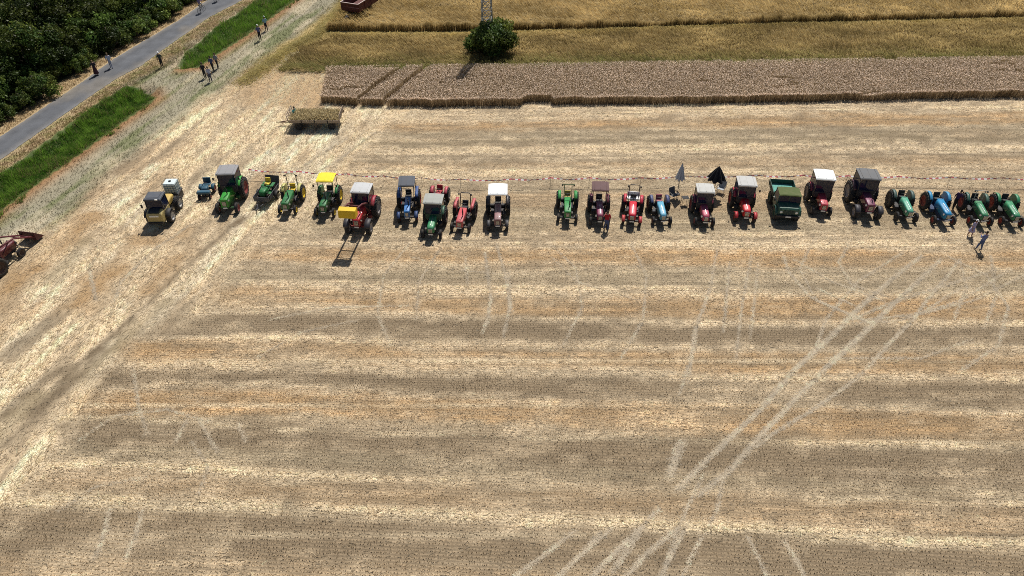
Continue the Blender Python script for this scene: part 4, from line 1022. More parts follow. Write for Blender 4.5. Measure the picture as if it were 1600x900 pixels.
# raised loader with yellow bucket on the large red tractor
def loader(t, lift, reach, pm, bucket_rgb, yp, bw2=1.25, low=False):
    knee = (yp - 1.45, lift - .55) if not low else (yp - 1.5, 1.55)
    tip = (yp - reach, lift) if not low else (yp - reach, .55)
    a = MB()
    for sx in (-1, 1):
        x = sx * .52
        a.box((x, yp, 1.25), (.12, .16, 1.1))
        a.tube([(x, yp, 1.75), (x, knee[0], knee[1]), (x, tip[0], tip[1])], .07, 6)
        a.tube([(x, yp - .05, 1.05), (x, (yp + knee[0]) / 2 - .3, (1.75 + knee[1]) / 2 - .05)], .045, 6)
    arms = a.build('loader_arms', pm, t)
    c = MB(); 
    for k in (.35, .8):
        yy, zz = knee[0] + (tip[0] - knee[0]) * k, knee[1] + (tip[1] - knee[1]) * k
        c.tube([(-.52, yy, zz), (.52, yy, zz)], .05, 6)
    c.build('cross_tube', pm, arms)
    b = MB(); w = bw2 / 2; y, z = tip
    prof = [(-.02, -.36), (.02, .20), (-.12, .30), (-.52, .22), (-.66, -.34)]
    if low: prof = [(0, .40), (.02, -.28), (-.12, -.36), (-.7, -.38), (-.75, -.36)]
    for (a0, b0_), (a1, b1_) in zip(prof[:-1], prof[1:]):
        b.quad((-w, y + a0, z + b0_), (w, y + a0, z + b0_), (w, y + a1, z + b1_), (-w, y + a1, z + b1_), .03)
    bk = b.build('bucket', paint(bucket_rgb, .45, dust=.15), t)
    for sx in (-1, 1):
        s = MB(); x = sx * w
        ring = [(x, y + p, z + q) for p, q in prof]
        s.add([(q[0] - sx * .015, q[1], q[2]) for q in ring] + [(q[0] + sx * .015, q[1], q[2]) for q in ring], [tuple(range(5)), tuple(range(9, 4, -1))] + [(i, (i + 1) % 5, (i + 1) % 5 + 5, i + 5) for i in range(5)])
        s.build('bucket_side', paint(bucket_rgb, .45, dust=.15), bk)
loader(T['loader'], 3.15, 3.0, paint((.10, .012, .015), .5), (.85, .55, .01), 1.55)

T['left'] = tractor('dark wine red tractor with lowered front loader cut off at the left edge', 24, 399, 170, wb=2.2, ft=1.35, rt=1.5, fr=.36, rr=.70, bw=.28, b0=.68, b1=1.22, body=(.10, .007, .016), fend=(.09, .007, .015), rim=(.035, .012, .012), exhaust=True, cab=None, seatc=SEATM)
loader(T['left'], 1.2, 3.1, paint((.10, .008, .017), .45), (.07, .009, .016), 1.4, 1.3, True)

# ------------------------------------------------------------------ green flatbed truck
def truck():
    X, Y = gp(1228, 352)
    t = thing('flatbed_truck', 'dark green short bonneted off road truck with olive canvas roof and teal cargo bed', 'truck', (X, Y, 0), math.radians(-7))
    G = paint((.015, .085, .055), .4, dust=.2, coat=.2); O = paint((.085, .115, .032), .85, dust=.2); TB = paint((.085, .33, .27), .6, dust=.2); DG = paint((.02, .07, .05), .5, dust=.25)
    yA, yB = .85, 3.15      # axles
    for sx in (-1, 1):
        wheel(t, 'front_wheel', sx * .78, yA, .52, .36, (.02, .08, .05), True); wheel(t, 'rear_wheel', sx * .78, yB, .52, .36, (.02, .08, .05), True)
    ch = MB(); ch.box((-.36, 2.1, .68), (.12, 3.9, .16)); ch.box((.36, 2.1, .68), (.12, 3.9, .16)); ch.box((0, yA, .55), (1.2, .2, .2)); ch.box((0, yB, .55), (1.2, .2, .2)); ch.build('chassis', BLACK, t)
    MB().box((0, .12, .74), (1.75, .16, .2), bev=.03).build('bumper', BLACK, t); plate(t, 0, .03, .76, .42)
    MB().loft([rrect(.22, .70, .82, 1.30, .3), rrect(.32, .80, .80, 1.40, .25), rrect(.95, .86, .80, 1.52, .2)], False).build('bonnet', G, t)
    MB().box((0, .205, 1.05), (.8, .03, .36)).build('grille', DARK, t)
    gm = MB()
    for k in range(6): gm.box((0, .185, .92 + k * .055), (.76, .015, .018))
    gm.build('grille_bars', G, t)
    for sx in (-1, 1):
        h = MB().lathe([(0, .12), (-.03, .1), (-.04, .001)], 16, 'y', (sx * .58, .235, 1.05)).build('headlight', LAMP, t)
        m, _, _ = fender_mesh(.52, .40, 15, 165); f = m.build('front_fender', G, t); f.location = (sx * .80, yA, .06)
    cb = MB(); cb.box((0, 1.55, 1.12), (1.80, 1.25, .74), bev=.05); cb.build('cab', G, t)
    for sx in (-1, 1):
        for yy in (1.0, 2.12): MB().tube([(sx * .86, yy - (.06 if yy < 1.5 else 0), 1.48), (sx * .80, yy, 2.12)], .04, 6).build('cab_post', G, t)
        MB().quad((sx * .875, 1.02, 1.5), (sx * .875, 2.1, 1.5), (sx * .80, 2.1, 2.1), (sx * .80, 1.06, 2.1), .012).build('side_window', glass(), t)
        d = MB().box((sx * .905, 1.55, 1.15), (.025, .95, .62), bev=.01).build('door', G, t)
        MB().box((sx * .93, 1.95, 1.32), (.03, .14, .03)).build('door_handle', CHROME, d)
        q = MB(); q.tube([(sx * .86, .98, 1.7), (sx * 1.10, .90, 1.78)], .012, 5); q.box((sx * 1.13, .90, 1.74), (.16, .04, .24), bev=.015); q.build('mirror', BLACK, t)
    MB().quad((-.82, .94, 1.52), (.82, .94, 1.52), (.77, 1.01, 2.1), (-.77, 1.01, 2.1), .012).build('windscreen', glass(), t)
    MB().box((0, .965, 1.80), (.04, .03, .58)).build('windscreen_bar', G, t)
    MB().loft([[(-.84, y, 2.10), (-.84, y, 2.14 + d), (-.5, y, 2.19 + d), (.5, y, 2.19 + d), (.84, y, 2.14 + d), (.84, y, 2.10)] for y, d in ((.92, -.02), (1.0, .02), (2.1, .02), (2.2, -.03))]).build('roof', O, t)
    MB().quad((-.8, 2.17, 1.5), (.8, 2.17, 1.5), (.8, 2.17, 2.1), (-.8, 2.17, 2.1), .03).build('cab_back', O, t)
    # cargo bed: planks, side boards
    for k in range(8): MB().box((-.79 + k * .226, 3.30, 1.10), (.218, 1.98, .06)).build('bed_plank', TB, t)
    for sx in (-1, 1): MB().box((sx * .93, 3.30, 1.31), (.05, 2.08, .42), bev=.012).build('side_board', DG, t)
    MB().box((0, 2.30, 1.38), (1.81, .05, .56), bev=.012).build('headboard', DG, t); MB().box((0, 4.33, 1.31), (1.81, .05, .42), bev=.012).build('tailgate', DG, t)
    for sx in (-1, 1):
        for yy in (2.5, 3.3, 4.1): MB().box((sx * .965, yy, 1.3), (.03, .05, .4)).build('board_bracket', BLACK, t)
truck()

# ------------------------------------------------------------------ articulated vineyard tractor with white tank
def articulated():
    X, Y = gp(252, 350)
    t = thing('articulated_tractor', 'yellow articulated tractor with black glazed cab carrying a white tank', 'tractor', (X, Y, 0), math.radians(2), 'vintage tractors on the stubble field')
    Yw = paint((.46, .37, .14), .4, dust=.2, coat=.2); K = BLACK
    yR = 2.15
    for sx in (-1, 1):
        wheel(t, 'front_wheel', sx * .78, .35, .52, .40, (.6, .6, .58), True); wheel(t, 'rear_wheel', sx * .78, yR, .56, .44, (.6, .6, .58), True)
    ch = MB(); ch.box((0, .45, .62), (.7, 1.3, .3), bev=.04); ch.box((0, .35, .52), (1.2, .2, .2)); ch.box((0, yR, .56), (1.2, .2, .2)); ch.box((0, yR + .05, .66), (.6, 1.9, .3), bev=.04); ch.tube([(0, 1.1, .45), (0, 1.1, .85)], .14, 10); ch.build('chassis', K, t)
    MB().loft([rrect(-.62, .48, .62, 1.18, .35), rrect(-.55, .60, .58, 1.34, .3), rrect(.05, .66, .56, 1.48, .25)], False).build('bonnet', Yw, t)
    MB().box((0, -.30, 1.46), (.8, .5, .05), shift=(0, .02), rot=Matrix.Rotation(.2, 3, 'X'), bev=.02).build('bonnet_grille', DARK, t)
    MB().box((0, -.60, 1.14), (.72, .06, .14), bev=.025).build('lamp_strip', LAMP, t)
    MB().box((0, -.66, .56), (1.15, .14, .18), bev=.03).build('bumper', K, t)
    for sx in (-1, 1):
        for yy, y2 in ((-.02, .08), (1.05, 1.0)): MB().tube([(sx * .62, yy, 1.0), (sx * .60, y2, 2.22)], .045, 6).build('cab_post', K, t)
        MB().box((sx * .62, .5, .98), (.05, .98, .55), bev=.015).build('door', Yw, t)
        MB().quad((sx * .625, .02, 1.28), (sx * .625, 1.0, 1.28), (sx * .60, .97, 2.18), (sx * .60, .1, 2.18), .012).build('side_window', glass(), t)
        m, _, _ = fender_mesh(.52, .46, 20, 150); f = m.build('fender', K, t); f.location = (sx * .78, .35, .04)
        q = MB(); q.tube([(sx * .6, .08, 2.1), (sx * .86, -.12, 2.05), (sx * .88, -.14, 1.5), (sx * .74, -.3, 1.2)], .014, 5); q.box((sx * .88, -.14, 1.8), (.15, .05, .28), bev=.015); q.build('mirror', K, t)
    MB().quad((-.58, 0, 1.46), (.58, 0, 1.46), (.56, .1, 2.18), (-.56, .1, 2.18), .012).build('windscreen', glass(), t)
    MB().quad((-.58, 1.03, 1.1), (.58, 1.03, 1.1), (.56, .98, 2.18), (-.56, .98, 2.18), .012).build('rear_window', glass(), t)
    ro = MB().box((0, .52, 2.28), (1.34, 1.24, .14), taper=(.92, .92), bev=.04).build('roof', paint((.055, .065, .085), .45, dust=.1), t)
    MB().box((0, .55, 2.365), (.9, .8, .03)).build('roof_hatch', paint((.07, .08, .10), .45, dust=.1), ro)
    MB().box((.35, -.05, 2.3), (.2, .08, .08)).build('work_lamp', LAMP, ro)
    seat(t, 0, .7, 1.15); steering(t, .3, 1.45)
    MB().loft([rrect(1.5, .40, .75, 1.12, .3), rrect(2.2, .44, .75, 1.2, .3), rrect(2.6, .40, .75, 1.12, .3)], False).build('rear_cover', paint((.55, .38, .10), .45, dust=.2), t)
    e = MB(); e.tube([(.45, 1.25, .9), (.45, 1.25, 1.9)], .05, 8); e.build('exhaust', K, t)
    fr = MB(); fr.box((0, 3.62, .66), (1.15, 1.05, .08)); fr.box((0, 3.02, .6), (.7, .5, .2)); fr.build('carrier', K, t)
    for sx in (-1, 1): MB().box((sx * .5, 3.62, .35), (.08, .9, .55)).build('carrier_leg', K, t)
    M = t.matrix_basis.copy()
    loc = t.location + Matrix.Rotation(math.radians(2), 3, 'Z') @ Vector((0, 3.62, .705))
    k = thing('tank_container', 'white plastic cube tank in a metal cage behind the yellow tractor', 'tank', loc, math.radians(2))
    MB().box((0, 0, .52), (1.0, .94, .86), bev=.08).build('tank_body', paint((.62, .70, .70), .4, dust=.05), k)
    MB().lathe([(.94, .11), (1.0, .11), (1.01, .001)], 18, 'z').build('filler_cap', BLACK, k)
    MB().box((0, 0, .045), (1.06, 1.0, .09)).build('pallet', paint((.25, .25, .26), .6), k)
    cg = MB()
    for z in (.15, .35, .55, .75, .97):
        cg.tube([(-.53, -.5, z), (.53, -.5, z), (.53, .5, z), (-.53, .5, z), (-.53, -.5, z)], .012, 5)
    for i in range(6):
        q = -.53 + 1.06 * i / 5; r = -.5 + i / 5
        for sy in (-.5, .5): cg.tube([(q, sy, .1), (q, sy, .97)], .012, 5)
        for sx in (-.53, .53): cg.tube([(sx, r, .1), (sx, r, .97)], .012, 5)
    cg.build('cage', paint((.10, .16, .17), .45, .3), k)
articulated()

# ------------------------------------------------------------------ small trailer with ride-on mower, little blue tractor
def small_trailer():
    X, Y = gp(412, 321); rz = math.radians(-8)
    t = thing('trailer', 'dark grey box trailer with drawbar carrying a green ride-on mower', 'trailer', (X, Y, 0), rz)
    S = paint((.075, .08, .095), .5, dust=.2)
    for k in range(5): MB().box((-.48 + k * .24, .95, .50), (.23, 2.2, .04)).build('floor_board', paint((.12, .09, .06), .8), t)
    for sx in (-1, 1):
        MB().box((sx * .62, .95, .70), (.04, 2.24, .40), bev=.01).build('side_board', S, t)
        for yy in (.1, .95, 1.8): MB().box((sx * .65, yy, .7), (.025, .06, .42)).build('side_bracket', BLACK, t)
        wheel(t, 'wheel', sx * .78, 1.15, .31, .19, (.45, .45, .45), False)
        m, _, _ = fender_mesh(.31, .24, 15, 165); f = m.build('fender', BLACK, t); f.location = (sx * .78, 1.15, 0)
    MB().box((0, -.17, .70), (1.2, .04, .40), bev=.01).build('front_board', S, t)
    MB().quad((-.6, 2.08, .5), (.6, 2.08, .5), (.6, 2.5, 1.35), (-.6, 2.5, 1.35), .04).build('ramp', S, t)
    d = MB(); d.tube([(-.45, 0, .45), (0, -1.05, .42)], .035, 6); d.tube([(.45, 0, .45), (0, -1.05, .42)], .035, 6); d.tube([(0, -1.0, .42), (0, -1.35, .42)], .04, 6); d.build('drawbar', S, t); MB().box((0, 1.15, .31), (1.4, .08, .08)).build('axle', S, t)
    j = MB(); j.tube([(.12, -.85, .08), (.12, -.85, .7)], .028, 6); j.lathe([(-.04, .08), (.04, .08)], 12, 'x', (.12, -.85, .08)); j.build('jockey_wheel', BLACK, t)
    R = Matrix.Rotation(rz, 3, 'Z')
    m = thing('ride_on_mower', 'green ride-on mower with yellow seat loaded on the grey trailer', 'mower', Vector((X, Y, 0)) + R @ Vector((0, .25, .52)), rz)
    G = paint(JD, .35, dust=.1, coat=.3)
    for sx in (-1, 1):
        wheel(m, 'front_wheel', sx * .36, .15, .17, .14, YEL, False); wheel(m, 'rear_wheel', sx * .40, 1.28, .23, .22, YEL, False)
        MB().box((sx * .38, 1.28, .56), (.26, .62, .05), bev=.02).build('fender', G, m)
    MB().loft([rrect(-.12, .20, .28, .56, .4), rrect(0, .25, .25, .66, .35), rrect(.62, .27, .25, .74, .3)], True).build('hood', G, m)
    MB().box((0, .9, .34), (.5, .9, .12), bev=.03).build('frame', G, m); MB().box((0, .72, .16), (.92, .62, .12), bev=.04).build('mower_deck', G, m)
    seat(m, 0, 1.2, .70, paint((.80, .62, .06), .5), .42, .34); steering(m, .78, .92, 0, .17)
small_trailer()

def mini():
    X, Y = gp(321, 311)
    t = thing('garden_tractor', 'tiny dark blue garden tractor between the yellow tractor and green cab tractor', 'garden tractor', (X, Y, 0), math.radians(4))
    B = paint((.014, .085, .135), .45, dust=.15, coat=.2)
    for sx in (-1, 1):
        wheel(t, 'front_wheel', sx * .44, 0, .22, .16, (.28, .05, .05), False); wheel(t, 'rear_wheel', sx * .5, 1.15, .30, .22, (.28, .05, .05), True)
        m, _, _ = fender_mesh(.30, .28, 25, 155); f = m.build('fender', B, t); f.location = (sx * .5, 1.15, 0)
    MB().box((0, .05, .64), (1.12, .42, .24), taper=(.92, .9), bev=.06).build('front_tank', B, t)
    MB().loft([rrect(.25, .24, .38, .78, .3), rrect(.8, .26, .38, .86, .3)], True).build('bonnet', B, t)
    MB().box((0, .6, .32), (.34, 1.4, .16), bev=.03).build('chassis', BLACK, t)
    ax = MB(); ax.box((0, 0, .24), (.8, .08, .08)); ax.box((0, 0, .4), (.2, .2, .3)); ax.box((0, 1.15, .3), (.9, .12, .12)); ax.build('axle', BLACK, t)
    seat(t, 0, 1.22, .70, B, .62, .42); steering(t, .92, .98, 0, .17)
mini()

# ------------------------------------------------------------------ hay wagon
def wagon():
    X, Y = gp(496, 196); rz = math.radians(0)
    t = thing('hay_wagon', 'flat wooden farm wagon loaded with straw standing behind the tractor row', 'wagon', (X, Y, 0), rz)
    W = paint((.36, .28, .21), .85, dust=.5); RU = paint((.16, .08, .05), .7, dust=.3)
    Lh, Wh, z = 2.35, 1.05, .84
    for k in range(9): MB().box((0, -Wh + .11 + k * .2225, z), (2 * Lh, .215, .05)).build('deck_plank', W, t)
    for sx in (-1.55, 1.6):
        for sy in (-1, 1):
            o = wheel(t, 'wheel', sy * .80, 0, .36, .22, (.035, .03, .028), False)
            o.location = (sx, sy * .80, .36); o.rotation_euler = (0, 0, sy * math.pi / 2)
    c = MB(); c.box((0, -.4, z - .12), (4.7, .09, .16)); c.box((0, .4, z - .12), (4.7, .09, .16)); c.box((-1.55, 0, .38), (.1, 1.5, .1)); c.box((1.6, 0, .38), (.1, 1.5, .1))
    for sx in (-1.55, 1.6): c.box((sx, 0, .62), (.5, .8, .42))
    c.build('chassis', RU, t)
    for sy in (-1, 1):
        for k in range(4):
            MB().box((-Lh + .62 + k * 1.228, sy * (Wh + .03), z + .12), (1.16, .05, .30), bev=.01).build('side_board', W, t)
        for k in range(3): MB().box((-Lh + 1.23 + k * 1.228, sy * (Wh + .045), z + .1), (.06, .09, .42)).build('stake', BLACK, t)
    for sx in (-1, 1):
        m = MB()
        for yy in (-.95, -.32, .32, .95): m.box((sx * (Lh + .04), yy, z + .40), (.05, .07, .78), shift=(sx * .1, 0))
        for zz in (.30, .52, .74): m.box((sx * (Lh + .04 + .12 * zz), 0, z + zz), (.04, 2.0, .08))
        m.build('end_rack', W, t)
    d = MB(); d.tube([(-2.0, -.3, .5), (-3.6, 0, .35)], .045, 6); d.tube([(-2.0, .3, .5), (-3.6, 0, .35)], .045, 6); d.tube([(-3.5, 0, .35), (-3.9, 0, .35)], .04, 6); d.build('drawbar', RU, t)
    # heaped straw
    n = 9000; g = np.random.default_rng(9)
    x = g.uniform(-Lh + .1, Lh - .1, n); y = g.uniform(-Wh + .05, Wh - .05, n)
    top = .17 + .17 * (1 - (x / Lh) ** 4) * (1 - (y / Wh) ** 4) * (.55 + .9 * fbm(x * 1.3 + 9, y * 1.6 + 9, 141))
    zz = z + .04 + top * g.uniform(.45, 1.0, n)
    a = g.uniform(0, 2 * np.pi, n); L = g.uniform(.2, .5, n)
    D = np.stack([np.cos(a) * L * .6, np.sin(a) * L * .5, g.uniform(-.1, .32, n)], 1)
    cc = np.array((.60, .50, .29)) * g.uniform(.5, 1.4, n)[:, None]
    s = blades('straw_load', np.stack([x, y, zz], 1), D, g.uniform(.03, .06, n), cc, STRAW, .6)
    s.location = (X, Y, 0); stuff(s, 'heap of loose straw piled on the flat farm wagon', 'straw')
    hp = []
    nx2, ny2 = 26, 12
    XX, YY = np.meshgrid(np.linspace(-Lh + .04, Lh - .04, nx2), np.linspace(-Wh + .03, Wh - .03, ny2)); xx, yy = XX.ravel(), YY.ravel()
    hz = z + .03 + (.06 + .14 * (1 - (xx / Lh) ** 4) * (1 - (yy / Wh) ** 4) * (.55 + .9 * fbm(xx * 1.3 + 9, yy * 1.6 + 9, 141)))
    ii = np.arange(nx2 * ny2).reshape(ny2, nx2); FF = np.stack([ii[:-1, :-1], ii[:-1, 1:], ii[1:, 1:], ii[1:, :-1]], -1).reshape(-1, 4)
    link('straw_core', np_mesh('straw_core', np.stack([xx, yy, hz], 1), FF, np.tile(np.array((.36, .27, .13)), (len(xx), 1)), True), STRAW, s)
wagon()

# ------------------------------------------------------------------ red grain trailer in the barley
def grain_trailer():
    X, Y = gp(561, 20, .95); X -= 1.16; Y += .47
    t = thing('grain_trailer', 'dark red tipping grain trailer standing in the barley at the top edge', 'trailer', (X, Y, 0), math.radians(-22))
    Rr = paint((.085, .008, .010), .45, dust=.12); A = paint((.55, .45, .42), .5, .3)
    Lx, Ly = 1.25, 2.3
    MB().box((0, Ly, .98), (2 * Lx, 2 * Ly, .08)).build('bed', Rr, t)
    for sx in (-1, 1):
        for k in range(2): MB().box((sx * Lx, Ly, 1.24 + k * .46), (.06, 2 * Ly, .44), bev=.012).build('side_panel', Rr, t)
        MB().box((sx * Lx, Ly, 1.96), (.1, 2 * Ly + .08, .06)).build('top_rail', A, t)
        for yy in (.1, 1.5, 3.0, 4.5): MB().box((sx * (Lx + .05), yy, 1.46), (.06, .09, .96)).build('post', Rr, t)
        for yy in (1.7, 2.9): wheel(t, 'wheel', sx * .95, yy, .45, .32, (.4, .38, .36), False)
    for yy in (0, 2 * Ly):
        for k in range(2): MB().box((0, yy, 1.24 + k * .46), (2 * Lx - .06, .06, .44), bev=.012).build('end_panel', Rr, t)
        MB().box((0, yy, 1.955), (2 * Lx - .1, .1, .06)).build('top_rail', A, t)
    c = MB(); c.box((-.4, Ly, .78), (.12, 4.4, .2)); c.box((.4, Ly, .78), (.12, 4.4, .2)); c.box((0, 1.7, .45), (1.7, .12, .12)); c.box((0, 2.9, .45), (1.7, .12, .12)); c.box((0, 2.3, .62), (.9, 1.6, .2)); c.build('chassis', BLACK, t)
    d = MB(); d.tube([(-.4, .2, .75), (0, -1.4, .55)], .06, 6); d.tube([(.4, .2, .75), (0, -1.4, .55)], .06, 6); d.tube([(0, -1.3, .55), (0, -1.7, .55)], .05, 6); d.build('drawbar', STEEL, t); MB().tube([(.14, -1.1, 0), (.14, -1.1, .9)], .05, 8).build('jack', STEEL, t)
grain_trailer()

# ------------------------------------------------------------------ parasols, chairs, tape
def parasol(label, px, py, h, rgb, spread, z0, tilt=0, n=8):
    X, Y = gp(px, py)
    t = thing('parasol', label, 'parasol', (X, Y, 0), .3)
    m = MB(); rings = []
    for f in (0, .06, .3, .6, .85, 1.0):
        z = h - (h - z0) * f; ring = []
        for k in range(n * 4):
            a = 2 * math.pi * k / (n * 4); ph = (k % 4) / 4
            rad = spread * (.04 + .96 * f ** .85) * (.72 + .28 * abs(math.cos(a * n / 2)))
            zz = z + (.10 * abs(math.sin(a * n / 2)) if f == 1.0 else 0)
            ring.append((rad * math.cos(a), rad * math.sin(a), zz))
        rings.append(ring)
    vs = [p for r in rings for p in r]; N = n * 4; fs = []
    for i in range(len(rings) - 1):
        for k in range(N): fs.append((i * N + k, i * N + (k + 1) % N, i * N + N + (k + 1) % N, i * N + N + k))
    m.add(vs, fs); c = m.build('canopy', paint(rgb, .8, dust=.08), t)
    MB().lathe([(h - .02, .03), (h + .06, .02), (h + .08, .001)], 8, 'z').build('finial', BLACK, t)
    MB().tube([(0, 0, 0), (0, 0, h - .05)], .022, 8).build('pole', DARK, t)
    MB().box((0, 0, .05), (.42, .42, .10), taper=(.8, .8), bev=.02).build('base', DARK, t)
    for k in range(n):
        a = 2 * math.pi * k / n; MB().tube([(0, 0, h - .05), (math.cos(a) * spread * .9, math.sin(a) * spread * .9, z0 + .04)], .008, 4).build('rib', STEEL, t)
parasol('tall closed light grey parasol standing behind the pale blue tractor', 1058, 304, 3.0, (.52, .56, .60), .42, 1.5)
parasol('half open black parasol behind the two grey roofed red tractors', 1114, 305, 2.75, (.012, .012, .016), .82, 1.55)

def camp_chair(label, px, py, rz, rgb):
    X, Y = gp(px, py); t = thing('camping_chair', label, 'chair', (X, Y, 0), rz)
    F = paint(rgb, .85, dust=.1)
    MB().quad((-.27, -.25, .44), (.27, -.25, .44), (.27, .22, .38), (-.27, .22, .38), .03).build('seat', F, t)
    MB().quad((-.27, .22, .40), (.27, .22, .40), (.27, .42, .95), (-.27, .42, .95), .03).build('backrest', F, t)
    for sx in (-1, 1):
        MB().tube([(sx * .29, -.28, 0), (sx * .29, .28, .42)], .014, 6).build('leg', STEEL, t); MB().tube([(sx * .29, .30, 0), (sx * .29, -.26, .46)], .014, 6).build('leg', STEEL, t)
        MB().box((sx * .31, -.02, .62), (.06, .5, .03)).build('armrest', BLACK, t)
        MB().tube([(sx * .29, .25, .40), (sx * .29, .42, .95)], .014, 6).build('back_tube', STEEL, t)
camp_chair('dark grey folding chair at the foot of the grey parasol', 1052, 311, .5, (.10, .115, .13))
camp_chair('light grey folding chair below the black parasol', 1125, 301, -.6, (.38, .40, .42))
def camp_table():
    X, Y = gp(1069, 319); t = thing('camping_table', 'small black folding table left of the pinkish red cab tractor', 'table', (X, Y, 0), .1)
    MB().box((0, 0, .66), (.55, .45, .03), bev=.008).build('table_top', paint((.012, .012, .014), .6, dust=.05), t)
    for sx in (-1, 1):
        for sy in (-1, 1): MB().tube([(sx * .23, sy * .18, 0), (sx * .24, sy * .19, .65)], .013, 6).build('leg', BLACK, t)
camp_table()

def tape():
    pts = [(392, 278), (470, 281), (545, 285), (600, 288), (660, 291), (720, 293), (800, 293), (860, 291), (920, 291), (1000, 291), (1060, 288), (1180, 287), (1250, 287), (1320, 288), (1400, 289), (1480, 290), (1560, 291), (1640, 292), (1720, 292)]
    P = [Vector((*gp(*p), 0)) for p in pts]
    t = thing('barrier_tape', 'red and white striped barrier tape strung behind the tractor row', 'tape', P[0])
    RW = [paint((.55, .10, .12), .5, dust=.05), paint((.82, .80, .78), .5, dust=.05)]
    off = P[0]
    for i, (a, b) in enumerate(zip(P[:-1], P[1:])):
        MB().tube([a - off, a - off + Vector((0, 0, .95))], .014, 6).build('stake', STEEL, t)
        L = (b - a).length; n = max(2, int(L / .25)); rb = MB(); vs = []
        for k in range(n + 1):
            q = k / n; p = a + (b - a) * q - off; tw = .032 + .022 * math.sin(q * 9 + i); z = .84 - .16 * 4 * q * (1 - q) + .02 * math.sin(q * 40 + i)
            vs += [(p.x, p.y - tw, z - .03), (p.x, p.y + tw, z + .03), (p.x, p.y + tw, z + .035), (p.x, p.y - tw, z - .025)]
        rb.add(vs, [(k * 4 + s, k * 4 + (s + 1) % 4, k * 4 + 4 + (s + 1) % 4, k * 4 + 4 + s) for k in range(n) for s in range(4)])
        o = rb.build('ribbon', RW[0], t); o.data.materials.append(RW[1])
        o.data.polygons.foreach_set('material_index', [(k % 2) for k in range(n) for s in range(4)])
    MB().tube([P[-1] - off, P[-1] - off + Vector((0, 0, .95))], .014, 6).build('stake', STEEL, t)
tape()

